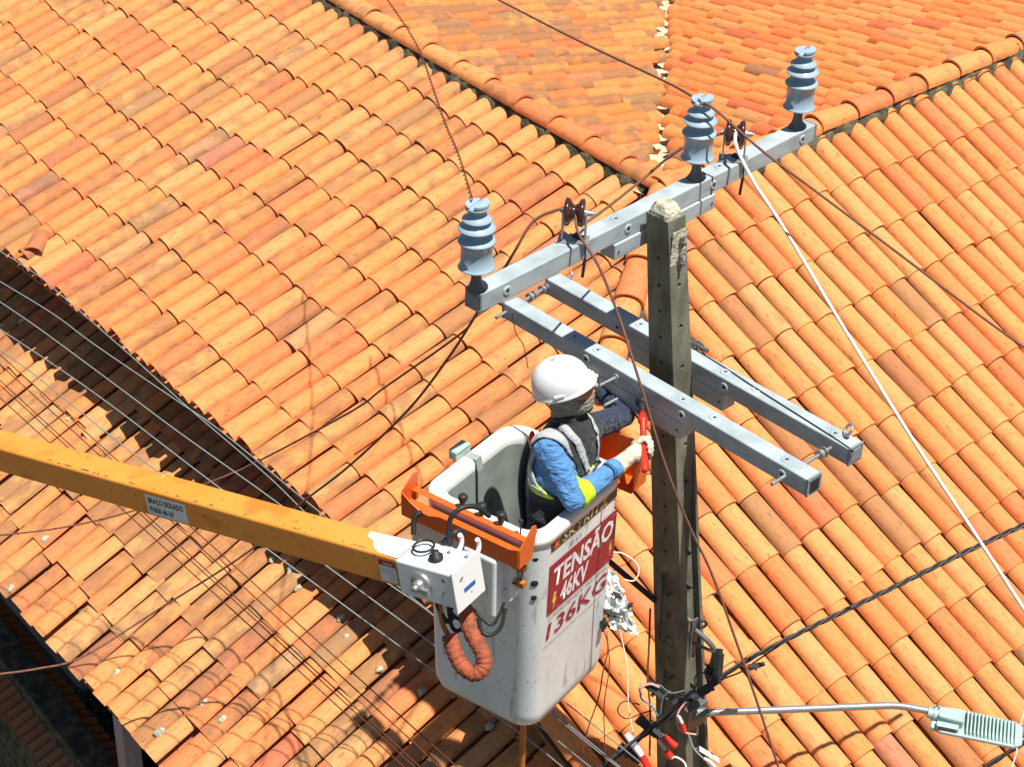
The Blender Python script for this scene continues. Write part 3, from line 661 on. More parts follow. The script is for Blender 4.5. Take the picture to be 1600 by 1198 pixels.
rope('tie_wire', [P(598, -10, dI+4.6), P(640, 52, dI+3.6), P(661, 95, dI+3.), P(692, 185, dI+1.6), P(716, 243, dI+.8), P(737, 312, dI)], .0028, M['copper'], 'thin twisted copper wire falling from the top edge to the left insulator', 'wire', twist=(2, .006, .16), n=5)
rope('tie_wire', [P(800, 488, dI+.1), P(806, 520, dI+.2), P(818, 540, dI+.25), P(825, 575, dI+.3)], .0025, M['copper'], 'short copper wire dangling under the left end of the lower crossarm', 'wire', n=5)
EZ = nE
def over_E(x, y, h): return ONP(x, y, QE+nE*h, nE)
for (pts, h, r, lb) in [([(-10, 386), (60, 431), (92, 458), (200, 552), (300, 642), (420, 745), (501, 822), (640, 930), (760, 1030), (930, 1170), (990, 1215)], 0.65, .0042, 'pale wire along the eave, highest of the five crossing the dark gap'),
                        ([(-10, 434), (82, 490), (150, 540), (275, 625), (347, 675), (501, 801), (612, 886), (672, 931), (850, 1070), (1000, 1190)], 0.65, .0042, 'pale wire second from the top of the five crossing the dark gap'),
                        ([(-10, 465), (52, 507), (107, 547), (192, 610), (282, 677), (421, 776), (509, 842), (612, 915), (672, 957), (819, 1075), (990, 1215)], 0.70, .0045, 'pale wire third from the top, in the middle of the dark gap'),
                        ([(-10, 508), (90, 574), (183, 640), (331, 753), (509, 883), (672, 1003), (819, 1115), (940, 1212)], 0.70, .0045, 'pale wire fourth from the top, along the lower side of the dark gap'),
                        ([(-10, 540), (60, 590), (200, 702), (331, 795), (450, 881), (672, 1044), (819, 1150), (900, 1215)], .72, .0045, 'pale wire lowest of the five, mostly over the sunlit porch tiles')]:
    rope('overhead_wire', [over_E(x, y, 2.7-1.3*max(0, min(1, x/650))) for x, y in pts], r*.92, M['wire'], lb, 'wire', n=6)
for i, (y0, y1, h) in enumerate([(545, 1275, 2.7), (560, 1300, 2.8), (585, 1330, 2.75), (592, 1338, 2.8), (612, 1352, 2.85)]):
    rope('overhead_wire', [over_E(-10, y0, h), over_E(400, y0+(y1-y0)*.5+4, h-.02), over_E(800, y1, h)], .0036, M['copper'],
         ['upper thin brown wire over the porch tiles', 'second thin brown wire over the porch tiles below the upper one', 'thin brown wire topmost of the close trio over the porch tiles', 'thin brown wire in the middle of the close trio over the porch tiles', 'lowest thin brown wire over the porch tiles'][i], 'wire', n=5)
# ------------------------------------------------------------------ aerial lift
RC = P(815, 752, 9.85); zr = RC.z
ea = Vector((math.cos(R_(-35)), math.sin(R_(-35)), 0)); eb_ = Vector((-ea.y, ea.x, 0))    # ea: left->front corner, eb_: front->right corner
cs = [Z(x, y, zr) for x, y in ((650, 772), (838, 856), (987, 742), (800, 646))]
ctr = sum(cs, Vector())/4
WA = ((cs[1]-cs[0]).dot(ea)+(cs[2]-cs[3]).dot(ea))/2; WB = ((cs[2]-cs[1]).dot(eb_)+(cs[3]-cs[0]).dot(eb_))/2
print('bucket', WA, WB, zr, ctr)
lift = thing('aerial_lift', Vector((ctr.x, ctr.y, zr-1.08)), 'orange boom of a bucket truck with its white insulated work bucket', 'aerial lift')
def rrect(wa, wb, r, z, n=7, c=None):
    out = []
    for (sx, sy, a0) in ((1, 1, 0), (-1, 1, 90), (-1, -1, 180), (1, -1, 270)):
        for i in range(n+1):
            a = R_(a0+90*i/n); out.append((c or ctr)+ea*(sx*(wa/2-r)+math.cos(a)*r)+eb_*(sy*(wb/2-r)+math.sin(a)*r)+ZU*(z-zr))
    return out
def loft(mb, rings, mi=0, closed_bottom=False):
    n = len(rings[0]); vs = [v for r in rings for v in r]
    mb.add(vs, [(i*n+k, i*n+(k+1) % n, (i+1)*n+(k+1) % n, (i+1)*n+k) for i in range(len(rings)-1) for k in range(n)], mi)
    if closed_bottom: mb.add(rings[-1], [tuple(reversed(range(n)))], mi)
HB = 1.27; wa, wb = WA-.05, WB-.05
sh = MB(); loft(sh, [rrect(wa-.0, wb-.0, .10, zr-.01), rrect(wa-.005, wb-.005, .10, zr-.10), rrect(wa-.05, wb-.05, .095, zr-HB+.11), rrect(wa-.055, wb-.055, .095, zr-HB+.07), rrect(wa-.075, wb-.075, .11, zr-HB+.025), rrect(wa-.14, wb-.14, .09, zr-HB)], 0, True)
shell = obj('bucket', sh, M['white'], lift)
rm = MB(); loft(rm, [rrect(wa, wb, .12, zr-.055), rrect(wa+.022, wb+.022, .13, zr-.05), rrect(wa+.03, wb+.03, .135, zr-.02), rrect(wa+.02, wb+.02, .13, zr+.006), rrect(wa-.02, wb-.02, .12, zr+.014), rrect(wa-.10, wb-.10, .10, zr+.010), rrect(wa-.125, wb-.125, .095, zr-.004), rrect(wa-.13, wb-.13, .09, zr-.05)])
obj('rim', rm, M['rim'], shell)
li = MB(); loft(li, [rrect(wa-.13, wb-.13, .09, zr-.05), rrect(wa-.15, wb-.15, .09, zr-.4), rrect(wa-.18, wb-.19, .08, zr-.97)], 0, True)
obj('liner', li, M['liner'], shell)
# right face graphics: face plane through the right-front side (normal ea direction)
def rface(u_, v_, off=.0):       # u along eb_ (0 front .. 1 right) in metres from the centre, v metres below the rim
    t = v_; shr = .0025+(max(t-.1, 0))*(.045/1.06)/1
    return ctr+ea*(wa/2-shr/2*1.0+off)+eb_*u_-ZU*t
nf = (ea-ZU*(.0225/1.06)).normalized(); dv = (ZU-nf*ZU.dot(nf)).normalized()
def panel(name, u0, u1, v0, v1, m, off=.002):
    mb = MB(); q = [rface(u0, v0), rface(u1, v0), rface(u1, v1), rface(u0, v1)]; mb.add([p+nf*off for p in q]+[p+nf*(off-.0015) for p in q], [(3, 2, 1, 0), (0, 1, 5, 4), (1, 2, 6, 5), (2, 3, 7, 6), (3, 0, 4, 7)], 0, True)
    o = obj(name, mb, m, shell, smooth=False); return o
hw = wb/2-.12
panel('brand_strip', -hw+.0, hw+.05, .045, .118, M['txtblack'], .003)
text('lettering', 'SKYRITZ', rface(-hw+.09, .108)+nf*.0035, eb_, dv, .052, M['goldtxt'], shell, bold=.012, width=hw*2-.12, shear=.15)
ar = MB(); ar.prism([(0, 0), (.05, 0), (.035, .02), (.055, .05), (.02, .03), (.012, .05)], rface(-hw+.02, .108)+nf*.0033, eb_, dv, nf, .001); obj('arrow_mark', ar, M['orange'], shell, smooth=False)
text('lettering', 'CLASSE DE ISOLAMENTO', rface(-hw+.15, .138)+nf*.002, eb_, dv, .010, M['txtgrey'], shell, width=.20)
text('lettering', '38 KV', rface(-hw+.15, .182)+nf*.002, eb_, dv, .032, M['txtgrey'], shell, width=.13, shear=.2, bold=.01)
panel('warning_panel', -hw-.005, hw+.065, .205, .520, M['decalred'], .003)
text('lettering', 'TENSÃO', rface(-hw+.03, .355)+nf*.0035, eb_, dv, .112, M['txtwhite'], shell, width=hw*2+.01, shear=.10, bold=.03)
text('lettering', '46KV', rface(-hw+.10, .492)+nf*.0035, eb_, dv, .108, M['txtwhite'], shell, width=.25, shear=.12, bold=.03)
for q, v_ in ((-hw+.035, .50), (hw+.015, .48)):
    bl = MB(); bl.prism([(.01, .10), (.03, .10), (.02, .06), (.035, .06), (.004, 0), (.012, .045), (-.003, .045)], rface(q, v_)+nf*.0033, eb_, dv, nf, .001); obj('lightning_mark', bl, M['yellow'], shell, smooth=False)
text('lettering', 'CAPACIDADE MÁXIMA', rface(-hw+.01, .558)+nf*.002, eb_, dv, .026, M['txtgrey'], shell, width=hw*2+.0)
text('lettering', '136KG', rface(-hw+.0, .680)+nf*.002, eb_, dv, .100, M['txtred'], shell, width=hw*2+.02, shear=.12, bold=.012)
text('lettering', 'PROIBIDO OPERAR SEM TREINAMENTO', rface(-hw-.02, .725)+nf*.002, eb_, dv, .012, M['txtgrey'], shell, width=hw*2-.04)
# left face frame helpers: normal -eb_
def lface(u_, v_, off=0):        # u along ea from centre, v below the rim
    shr = .0025+max(v_-.1, 0)*(.045/1.06); return ctr-eb_*(wb/2-shr/2+off)+ea*u_-ZU*v_
# orange tool tray along the left rim
tr = MB(); u0, u1 = -wa/2-.03, wa/2-.03; yo = wb/2+.012
def lpt(u_, w_, z_): return ctr+ea*u_-eb_*w_+ZU*z_
th = .006
def slab(mb, pts, nrm, t=th, mi=0):
    k = len(pts); mb.add([p for p in pts]+[p+nrm*t for p in pts], [tuple(range(k)), tuple(reversed(range(k, 2*k)))]+[(i, i+k, (i+1) % k+k, (i+1) % k) for i in range(k)], mi, True)
front = [(u0, yo+.10, .055), (u0+.05, yo+.10, .02), (u0+.12, yo+.10, -.012), (u0+.17, yo+.10, -.012), (u0+.24, yo+.10, .012), (u1-.05, yo+.10, .012), (u1, yo+.10, .03), (u1, yo+.10, -.085), (u0, yo+.10, -.085)]
slab(tr, [lpt(*p) for p in front], -eb_)
slab(tr, [lpt(u0, yo-.012, .018), lpt(u1, yo-.012, .018), lpt(u1, yo+.025, .018), lpt(u0, yo+.025, .018)], ZU, .004)
slab(tr, [lpt(u0, yo+.025, -.03), lpt(u1, yo+.025, -.03), lpt(u1, yo+.10, -.03), lpt(u0, yo+.10, -.03)], -ZU)
slab(tr, [lpt(u0, yo-.03, -.06), lpt(u0, yo-.03, .10), lpt(u0, yo+.01, .11), lpt(u0, yo+.06, .08), lpt(u0, yo+.10, .055), lpt(u0, yo+.10, -.085)], -ea)
slab(tr, [lpt(u1, yo-.0, -.085), lpt(u1, yo-.04, .06), lpt(u1, yo-.03, .10), lpt(u1, yo+.0, .11), lpt(u1, yo+.04, .08), lpt(u1, yo+.10, .03), lpt(u1, yo+.10, -.085)], ea)
bmt = obj('tool_tray', tr, M['orange'], lift, smooth=False, bevel=.003, label='orange tool tray hooked along the left rim')
# second tray on the far right side, seen between worker and pole
t2 = MB(); cF = ctr+eb_*(wb/2+.02); 
def rp(u_, w_, z_): return ctr+ea*u_+eb_*(wb/2+w_)+ZU*z_
ux = wa/2+.03
slab(t2, [rp(-.10, .15, .09), rp(ux, .15, .09), rp(ux, .15, -.14), rp(-.10, .15, -.14)], -eb_)
slab(t2, [rp(-.10, .02, -.14), rp(ux, .02, -.14), rp(ux, .15, -.14), rp(-.10, .15, -.14)], -ZU)
slab(t2, [rp(ux, .03, .0), rp(ux, .15, .09), rp(ux, .15, -.14), rp(ux, .03, -.14)], ea)
slab(t2, [rp(-.10, .03, .0), rp(-.10, .15, .09), rp(-.10, .15, -.14), rp(-.10, .03, -.14)], -ea)
obj('tool_tray', t2, M['orange'], lift, smooth=False, bevel=.003, label='dark red orange tray on the far rim in front of the pole')
# control levers
for i, (x, y) in enumerate([(706, 768), (733, 783), (760, 796)]):
    kb = MB(); c = P(x, y, depth(lpt(0, yo-.05, .04))-.0); 
    c = lpt(-.10+i*.115, yo-.02, .07); kb.tube([c-ZU*.10, c], .006, 8); kb.lathe([(0, .022), (.016, .022), (.024, .014), (.024, .002), (.015, -.030), (.012, -.045), (0, -.045)], c, ZU, 16)
    obj('control_lever', kb, M['black'], lift)
kb = MB(); c = lpt(.245, yo-.02, .09); kb.tube([c-ZU*.15, c], .004, 6); kb.lathe([(0, .014), (.010, .012), (.012, 0), (.008, -.01), (0, -.012)], c, ZU, 12); obj('control_lever', kb, M['black'], lift)
# side box under tray (white housing against left face)
bx = MB(); c = lface(-.055, .10, .05); bx.box(lface(-.06, .22, .035), ea, -eb_, ZU, wa*.86, .07, .30)
obj('mounting_plate', bx, M['headpaint'], lift, smooth=False, bevel=.012)
b2 = MB(); b2.box(lface(.10, .27, .07), ea, -eb_, ZU, .20, .13, .36); obj('pivot_housing', b2, M['white'], lift, smooth=False, bevel=.02, seg=4)
# boom head box
hc0 = P(705, 905, 9.28)
bd = (P(645, 882, 9.32)-P(0, 702, 10.9)).normalized(); bside = bd.cross(ZU).normalized(); bside = -bside if bside.y > 0 else bside; bup = bside.cross(bd); bup = bup if bup.z > 0 else -bup
E1 = P(645, 882, 9.32)
hb1 = MB(); hb1.box(E1+bd*.15+bup*(-.01), bd, bside, bup, .33, .20, .19); head = obj('boom_head', hb1, M['headpaint'], lift, smooth=False, bevel=.010)
sd = MB(); c = E1+bd*.32-bup*.01; sd.box(c, bd, bside, bup, .012, .22, .225); obj('end_plate', sd, M['headpaint'], head, smooth=False, bevel=.004)
lb_ = MB(); lb_.box(c+bd*.0075-bup*.02, bd, bside, bup, .003, .085, .020); obj('maker_label', lb_, M['blueink'], head, smooth=False)
nb = MB(); c = E1+bd*.13-bup*.0+bside*.101
nb.lathe([(0, .018), (.052, .018), (.056, .012), (.056, 0)], c, bside, 24); nb.lathe([(0, .05), (.026, .05), (.026, .018)], c, bside, 20); nb.lathe([(0, .068), (.016, .068), (.016, .05)], c, bside, 6)
nb.box(c+bside*.026+bd*.035-bup*.03, bd, bside, bup, .035, .02, .03); obj('pivot_nut', nb, M['steel'], head)
cp = MB(); c = E1+bd*.17+bup*.09; cp.lathe([(0, .045), (.018, .042), (.022, .02), (.034, .016), (.034, 0)], c+bside*.02, bup, 20); torus(cp, c+bside*-.02-bd*.1+bup*.02, bup, .05, .006); cp.tube(spline([c-bside*.1-bd*.05, c-bside*.14+bup*.05, c-bside*.2+bup*.02]), .015, 8)
obj('cable_gland', cp, M['black'], head)
lg = MB()
for k_ in (0, 1): 
    c = E1+bd*(.20+.10*k_)-bside*(.10)+bup*(.11); torus(lg, c, bd, .045, .012, 0, math.pi*1.2, ref=bside)
obj('lifting_lug', lg, M['headpaint'], head)
# boom
L = 2.95
bo_ = MB(); bw, bh = .165, .165
e0 = E1-bd*.01; q0 = P(-60, 695, 11.15); bdir = bd
vs = []
for p, k_ in ((E1-bd*.02, 1), (E1-bd*5.0, .98)):
    for a_, b_ in ((-1, -1), (1, -1), (1, 1), (-1, 1)): vs.append(p+bside*(a_*bw/2*k_)+bup*(b_*bh/2*k_-.005))
bo_.add(vs, [(0, 1, 2, 3), (7, 6, 5, 4), (0, 4, 5, 1), (1, 5, 6, 2), (2, 6, 7, 3), (3, 7, 4, 0)], 0, True)
boom = obj('boom', bo_, M['boom'], lift, smooth=False, bevel=.014, seg=3); fixn(boom)
wp = MB(); wp.prism([(0, -.076), (-.02, -.076), (-.12, -.072), (-.17, -.04), (-.20, .0), (-.25, .02), (-.27, .06), (0, .076)], E1-bd*.02+bup*(bh/2-.005+.0005), bd, -bside, bup, .0015); obj('bare_patch', wp, M['headpaint'], boom, smooth=False)
rn = random.Random(77)
for i in range(26):
    q_ = rn.uniform(.05, 2.6); ch = MB(); n_ = 6; c = E1-bd*q_+bup*(bh/2-.0045)+bside*(bw/2-rn.uniform(.012, .02)); a0 = rn.uniform(.008, .03); ch.prism([(math.cos(2*math.pi*j/n_)*a0*rn.uniform(.6, 1.2), math.sin(2*math.pi*j/n_)*.004*rn.uniform(.5, 1.3)) for j in range(n_)], c, bd, -bside, bup, .0006)
    obj('paint_chip', ch, M['mortar'], boom, smooth=False)
def bf(s_, h_): return E1-bd*s_+bside*(bw/2+.001)+bup*(h_-.005)
sb = MB(); a_ = 1.67; sb.add([bf(a_, .052), bf(a_-.285, .052), bf(a_-.285, -.066), bf(a_, -.066)], [(0, 1, 2, 3)], 0, True); sb2 = obj('sticker', sb, M['sticker'], boom, smooth=False, label='white sticker reading BRACO ISOLADO PARA 46 kV'); 
text('lettering', 'BRAÇO ISOLADO', bf(a_-.02, .004), bd, bup, .032, M['txtblack'], boom, bold=.02, width=.245, depth_=.002)
text('lettering', 'PARA 46 kV', bf(a_-.02, -.048), bd, bup, .032, M['txtblack'], boom, bold=.02, width=.170, depth_=.002)
ss = MB(); a_ = .135; ss.add([bf(a_, .055), bf(a_-.098, .055), bf(a_-.098, -.062), bf(a_, -.062)], [(0, 1, 2, 3)], 0, True); ss.add([p+bside*.001 for p in (bf(a_, .055), bf(a_-.098, .055), bf(a_-.098, .024), bf(a_, .024))], [(0, 1, 2, 3)], 1, True)
obj('sticker', ss, [M['sticker'], M['decalred']], boom, smooth=False, label='small white safety sticker with red heading')
text('lettering', 'PERIGO', bf(a_-.03, .032), bd, bup, .014, M['txtwhite'], boom, depth_=.003, width=.055)
for i in range(5): text('lettering', ['NAO OPERE SEM', 'LER O MANUAL', 'DE INSTRUCOES', 'USE SEMPRE', 'CINTO E LUVAS'][i], bf(a_-.008, .010-i*.014), bd, bup, .006, M['txtgrey'], boom, depth_=.0015, width=.08)
stp = MB()
for i in range(12): stp.box(bf(.018, .06-i*.0125), bd, bside, bup, .022, .002, .005)
obj('hatched_edge', stp, M['txtblack'], boom, smooth=False)
# convoluted orange hose and black hoses under the head
dh = depth(E1)
hp = spline([P(727, 950, dh+.03), P(735, 985, dh+.0), P(752, 1015, dh-.02), P(756, 1038, dh-.02), P(742, 1052, dh-.02), P(722, 1040, dh), P(709, 1015, dh+.01), P(702, 990, dh+.02)], 10)
rad = [.036+.005*(i % 2)+.003*math.sin(i*1.7) for i in range(len(hp))]
ho = MB(); ho.tube(hp, rad, 16); obj('hose_sleeve', ho, M['hose'], lift)
for pts, r_, m_ in [([(690, 925), (688, 950), (692, 975), (702, 995)], .013, 'bandage'), ([(700, 940), (705, 975), (715, 985), (728, 975)], .010, 'black'), ([(748, 965), (752, 985), (765, 992), (782, 980), (790, 950)], .010, 'black'), ([(728, 940), (765, 975), (780, 960), (788, 940)], .008, 'black'), ([(680, 920), (684, 945), (698, 970), (712, 960)], .012, 'black'), ([(715, 935), (705, 955), (722, 968), (735, 955)], .009, 'black')]:
    hh = MB(); hh.tube(spline([P(x, y, dh+.06) for x, y in pts]), r_, 10); obj('hydraulic_hose', hh, M[m_], lift)
hh = MB(); hh.tube(spline([P(704, 850, dh-.05), P(701, 830, dh-.08), P(705, 808, dh-.1), P(722, 793, dh-.1), P(745, 792, dh-.05), P(765, 806, dh+.0)]), .013, 10); obj('hydraulic_hose', hh, M['black'], lift)
hh = MB(); hh.tube(spline([P(660, 800, dh+.3), P(648, 808, dh+.3), P(646, 835, dh+.3)]), .014, 10); obj('hydraulic_hose', hh, M['black'], lift)
# orange clips near the front corner, holes
for i, (v_, c_) in enumerate(((.15, 'orange'), (.25, 'orange'))):
    ck = MB(); c = lface(wa/2-.075, v_+.0, .03); ck.box(c, ea, -eb_, ZU, .05, .03, .03); torus(ck, c-ea*.035, ZU, .022, .004, mi=1); ck.tube([c+ZU*.0, c+ZU*.07+ea*.01], .003, 6, 1); obj('safety_clip', ck, [M['bandage'], M['black']], lift, smooth=True)
for (v_, r_) in ((.12, .014), (.27, .016), (.36, .012)):
    a = R_(-45); c = ctr+ea*(wa/2-.10+.10*math.cos(a)-.006)-eb_*(wb/2-.10+.10*math.sin(-a)-.006)-ZU*v_; n_ = (ea-eb_).normalized(); ck = MB(); ck.lathe([(0, .004), (r_, .004), (r_*1.2, .002), (r_*1.2, -.01)], c, n_, 16); obj('plug', ck, M['black'], lift)
ck = MB(); torus(ck, lface(-wa/2+.02, .0, -.0)+ZU*.045-eb_*.0, eb_, .02, .005); 
# little glass/metal cup on the far left rim
mg = MB(); c = ctr-ea*(wa/2+.035)+eb_*(-.02)+ZU*.03; mg.box(c, ea, eb_, ZU, .05, .12, .05); mg.box(c+ZU*.022, ea, eb_, ZU, .058, .11, .012, 0); obj('side_step', mg, M['lamp'], lift, smooth=False, bevel=.012, seg=3)
stp = MB(); q = [ctr-ea*(wa/2+.0)+ZU*.018, ctr-ea*(wa/2-.07)+ZU*.018, ctr-ea*(wa/2-.085)-ZU*.05, ctr-ea*(wa/2-.105)-ZU*.75]
for a_, b_ in zip(q, q[1:]): 
    d_ = (b_-a_).normalized(); n_ = d_.cross(eb_).normalized(); stp.box((a_+b_)/2+n_*-.003, d_, eb_, n_, (b_-a_).length, .045, .004)
obj('ladder_strap', stp, M['liner'], lift, smooth=False)
bt = MB(); c = ctr+ea*(wa/2-.15)-eb_*(wb/2-.15)-ZU*HB; bt.tube([c+ZU*.03, c-ZU*.25-Vector((0, 0, 1.6))], .017, 12); obj('drain_rod', bt, M['bandage'], lift)
# ------------------------------------------------------------------ worker
WP = Z(872, 768, zr); dW = depth(WP)
def Wp(x, y, dd_): return P(x, y, dW+dd_)
# key joints
rsh, rel_, lsh, lel = Wp(856, 700, -.22), Wp(896, 780, -.22), Wp(920, 668, .08), Wp(975, 650, .36)
headc = Wp(886, 607, -.22); neck = Wp(884, 662, -.12); chest = (rsh+lsh)/2-ZU*.06; waist = WP+ZU*.0
armpt = at_arm(N0, dN, LN, .405)+sN*.13-ZU*.0
tool_top = P(1003, 622, depth(armpt)-.02); tool_bot = P(1007, 722, dW-.02)
hand = tool_top.lerp(tool_bot, .80)
rwr = Wp(966, 724, 0); rwr = P(966, 726, depth(hand)-.02)
lha = Wp(927, 590, .50); 
fwd = (rsh-lsh); fwd = Vector((-(fwd.y), fwd.x, 0)).normalized(); fwd = fwd if fwd.x > 0 else -fwd
rgt = Vector((fwd.y, -fwd.x, 0))
print('worker', WP, 'dW', dW, 'shw', (rsh-lsh).length, 'uarm', (rsh-rel_).length, 'farm', (rel_-rwr).length, 'lu', (lsh-lel).length, 'lf', (lel-lha).length, 'head-waist', headc.z-WP.z, 'fwd', fwd, 'hand', hand, 'arm', armpt)
def cone(mb, p, q, r0, r1, sx=1, n=16, side=None, k=6):     # a limb: tapered, round ended, optionally flattened
    p = Vector(p); q = Vector(q); d = (q-p); L_ = d.length; d = d.normalized(); u = (side - d*side.dot(d)).normalized() if side else d.orthogonal().normalized(); v = d.cross(u); vs = []
    prof = [(-r0*math.cos(math.pi/2*i/k), r0*math.sin(math.pi/2*i/k)) for i in range(k)]+[(L_*i/4, r0+(r1-r0)*i/4) for i in range(5)]+[(L_+r1*math.sin(math.pi/2*i/k), r1*math.cos(math.pi/2*i/k)) for i in range(1, k+1)]
    for t, r in prof:
        for j in range(n): a = 2*math.pi*j/n; vs.append(p+d*t+u*(math.cos(a)*max(r, .0003)*sx)+v*(math.sin(a)*max(r, .0003)))
    m_ = len(prof); mb.add(vs, [(i*n+j, i*n+(j+1) % n, (i+1)*n+(j+1) % n, (i+1)*n+j) for i in range(m_-1) for j in range(n)]+[tuple(reversed(range(n))), tuple(range((m_-1)*n, m_*n))])
def ell(mb, c, ax, ay, az, rx, ry, rz, n=20):
    vs = []
    for i in range(1, n//2): 
        th_ = math.pi*i/(n//2)
        for j in range(n): a = 2*math.pi*j/n; vs.append(c+ax*(math.cos(a)*math.sin(th_)*rx)+ay*(math.sin(a)*math.sin(th_)*ry)+az*(math.cos(th_)*rz))
    m_ = n//2-1; mb.add(vs, [(i*n+j, (i+1)*n+j, (i+1)*n+(j+1) % n, i*n+(j+1) % n) for i in range(m_-1) for j in range(n)]+[tuple(range(n)), tuple(reversed(range((m_-1)*n, m_*n)))])
def fuse(name, mb, m, parent, voxel=.008, sm=5, wr=0, label=None, loc=None, wscale=14):
    o = obj(name, mb, m, parent, loc=loc); fixn(o)
    r = o.modifiers.new('r', 'REMESH'); r.mode = 'VOXEL'; r.voxel_size = voxel; r.use_smooth_shade = True
    s_ = o.modifiers.new('s', 'SMOOTH'); s_.iterations = sm; s_.factor = .5
    mats_ = list(o.data.materials); me = realise(o); me.materials.clear()
    for q in mats_: me.materials.append(q)
    if wr:
        me.update(); ns = [v.normal.copy() for v in me.vertices]
        for v, n_ in zip(me.vertices, ns):
            p = v.co*wscale; a = noise.noise(Vector((p.x, p.y, p.z*1.9))); b = 1-abs(noise.noise(p*1.7+Vector((5, 1, 2)))*2)
            v.co = v.co + n_*(wr*(a*.6+b*.55))
    for p in me.polygons: p.use_smooth = True
    if label: o['label'] = label
    return o
person_loc = Vector((WP.x, WP.y, zr-1.08))
per = MB()
ell(per, chest+ZU*.0, rgt, fwd, ZU, .185, .125, .19); ell(per, waist+ZU*.12, rgt, fwd, ZU, .165, .125, .20)
cone(per, rsh.lerp(lsh, .12), lsh.lerp(rsh, .12), .075, .075); cone(per, chest+ZU*.08, neck+ZU*.02, .075, .058)
ell(per, waist-ZU*.06, rgt, fwd, ZU, .17, .135, .15)
feet = zr-1.02
for sg in (-1, 1):
    hip_ = waist+rgt*(sg*.09)-ZU*.08; kn = (hip_-ZU*.38).lerp(Vector((ctr.x, ctr.y, hip_.z-.38))+rgt*(sg*.09), .45); ft = Vector((ctr.x, ctr.y, feet))+rgt*(sg*.09)-fwd*.05
    cone(per, hip_, kn, .088, .062); cone(per, kn, ft, .06, .045); cone(per, ft-ZU*.0, ft+fwd*.15-ZU*.01, .045, .04)
cone(per, rsh, rel_, .070, .056); cone(per, rel_, rwr, .056, .040)
cone(per, lsh, lel, .068, .054); cone(per, lel, lha-ZU*.03, .053, .038)
hf = (Vector((.99, .10, 0))+ZU*.02).normalized(); hr = hf.cross(ZU).normalized(); hu = hr.cross(hf)
ell(per, headc, hr, hf, hu, .078, .098, .115); ell(per, headc+hf*.045-hu*.065, hr, hf, hu, .064, .082, .078); cone(per, headc+hf*.095-hu*.0, headc+hf*.125-hu*.026, .012, .015); ell(per, headc+hf*.088-hu*.105, hr, hf, hu, .03, .032, .028)
cone(per, headc-hu*.05-hf*.02, neck, .058, .06)
pbody = fuse('person', per, [M['shirt'], M['navy'], M['skin']], None, .009, 5, .0085, loc=person_loc, wscale=15)
tagit(pbody, 'line worker in white helmet and blue shirt standing in the bucket holding a red tool', 'person')
def sdist(c, a, b, r0=0):
    t = max(0, min(1, (c-a).dot(b-a)/(b-a).length_squared)); return (c-(a+(b-a)*t)).length-r0
for p in pbody.data.polygons:
    c = Vector(p.center)+person_loc
    k_ = min([(sdist(c, rsh, rel_, .065), 0), (sdist(c, rel_, rwr, .05), 0), (sdist(c, lsh, lel, .062), 1), (sdist(c, lel, lha, .045), 1), (sdist(c, headc+hf*.04, headc-hu*.02, .075), 2), (sdist(c, neck+ZU*.02, headc-hu*.09, .05), 1), (sdist(c, waist+ZU*.12, chest, .14), 0), (sdist(c, waist-ZU*.1, waist+ZU*.02, .15), 1), (sdist(c, Vector((ctr.x, ctr.y, feet)), waist-ZU*.1, .12), 1)])[1]
    p.material_index = k_
# clothing
def shell_part(name, src, scale_n, m, cond, parent, label=None):      # a layer of cloth grown off the body surface where cond holds
    me = src.data; mb = MB(); keep = [p for p in me.polygons if cond(Vector(p.center)+person_loc)]
    idx = {}
    for p in keep:
        for v in p.vertices:
            if v not in idx: idx[v] = len(mb.v); mb.v.append(me.vertices[v].co+person_loc+me.vertices[v].normal*scale_n)
    for p in keep: mb.f.append(tuple(idx[v] for v in p.vertices)); mb.m.append(0)
    cnt = {}
    for q in mb.f:
        for a, b in zip(q, q[1:]+q[:1]): k = (min(a, b), max(a, b)); cnt[k] = cnt.get(k, 0)+1
    nb = {}
    for (a, b), c_ in cnt.items():
        if c_ == 1: nb.setdefault(a, []).append(b); nb.setdefault(b, []).append(a)
    for _ in range(10):
        mv = {a: (mb.v[a]*2+sum((mb.v[x] for x in l_), Vector()))/(2+len(l_)) for a, l_ in nb.items()}
        for a, p_ in mv.items(): mb.v[a] = p_
    o = obj(name, mb, m, parent, label=label); s_ = o.modifiers.new('s', 'SOLIDIFY'); s_.thickness = max(scale_n*.8, .004); s_.offset = -1
    return o
pbody.data.update()
up_t = (chest+ZU*.1-waist).normalized()
def hloc(c): return (c-waist).dot(ZU)
def part_of(c):
    q = c-waist.lerp(chest, max(0, min(1, (c.z-waist.z)/max(chest.z-waist.z, .01)))); rr_ = math.hypot(q.dot(rgt)/.175, q.dot(fwd)/.128)
    dt = (rr_-1)*.14+max(0, c.z-(rsh.z+lsh.z)/2-.06)*.6
    return min([(sdist(c, rsh+(rel_-rsh)*.22, rel_, .066), 'ra'), (sdist(c, rel_, rwr, .052), 'ra'), (sdist(c, lsh+(lel-lsh)*.22, lel, .064), 'la'), (sdist(c, lel, lha, .048), 'la'), (sdist(c, headc, neck+ZU*.02, .085), 'head'), (dt, 'torso')])[1]
vest_c = lambda c: -.10 < hloc(c) and part_of(c) == 'torso'
shell_part('vest', pbody, .010, M['vest'], vest_c, pbody)
def edge_c(c): 
    t = (c-rsh).dot((rel_-rsh).normalized()); return vest_c(c) and hloc(c) > .12 and (c-rsh).dot(rgt) > -.055 and t < .14
shell_part('vest_piping', pbody, .0165, M['vestgrey'], edge_c, pbody, 'silver grey tape over the near shoulder')
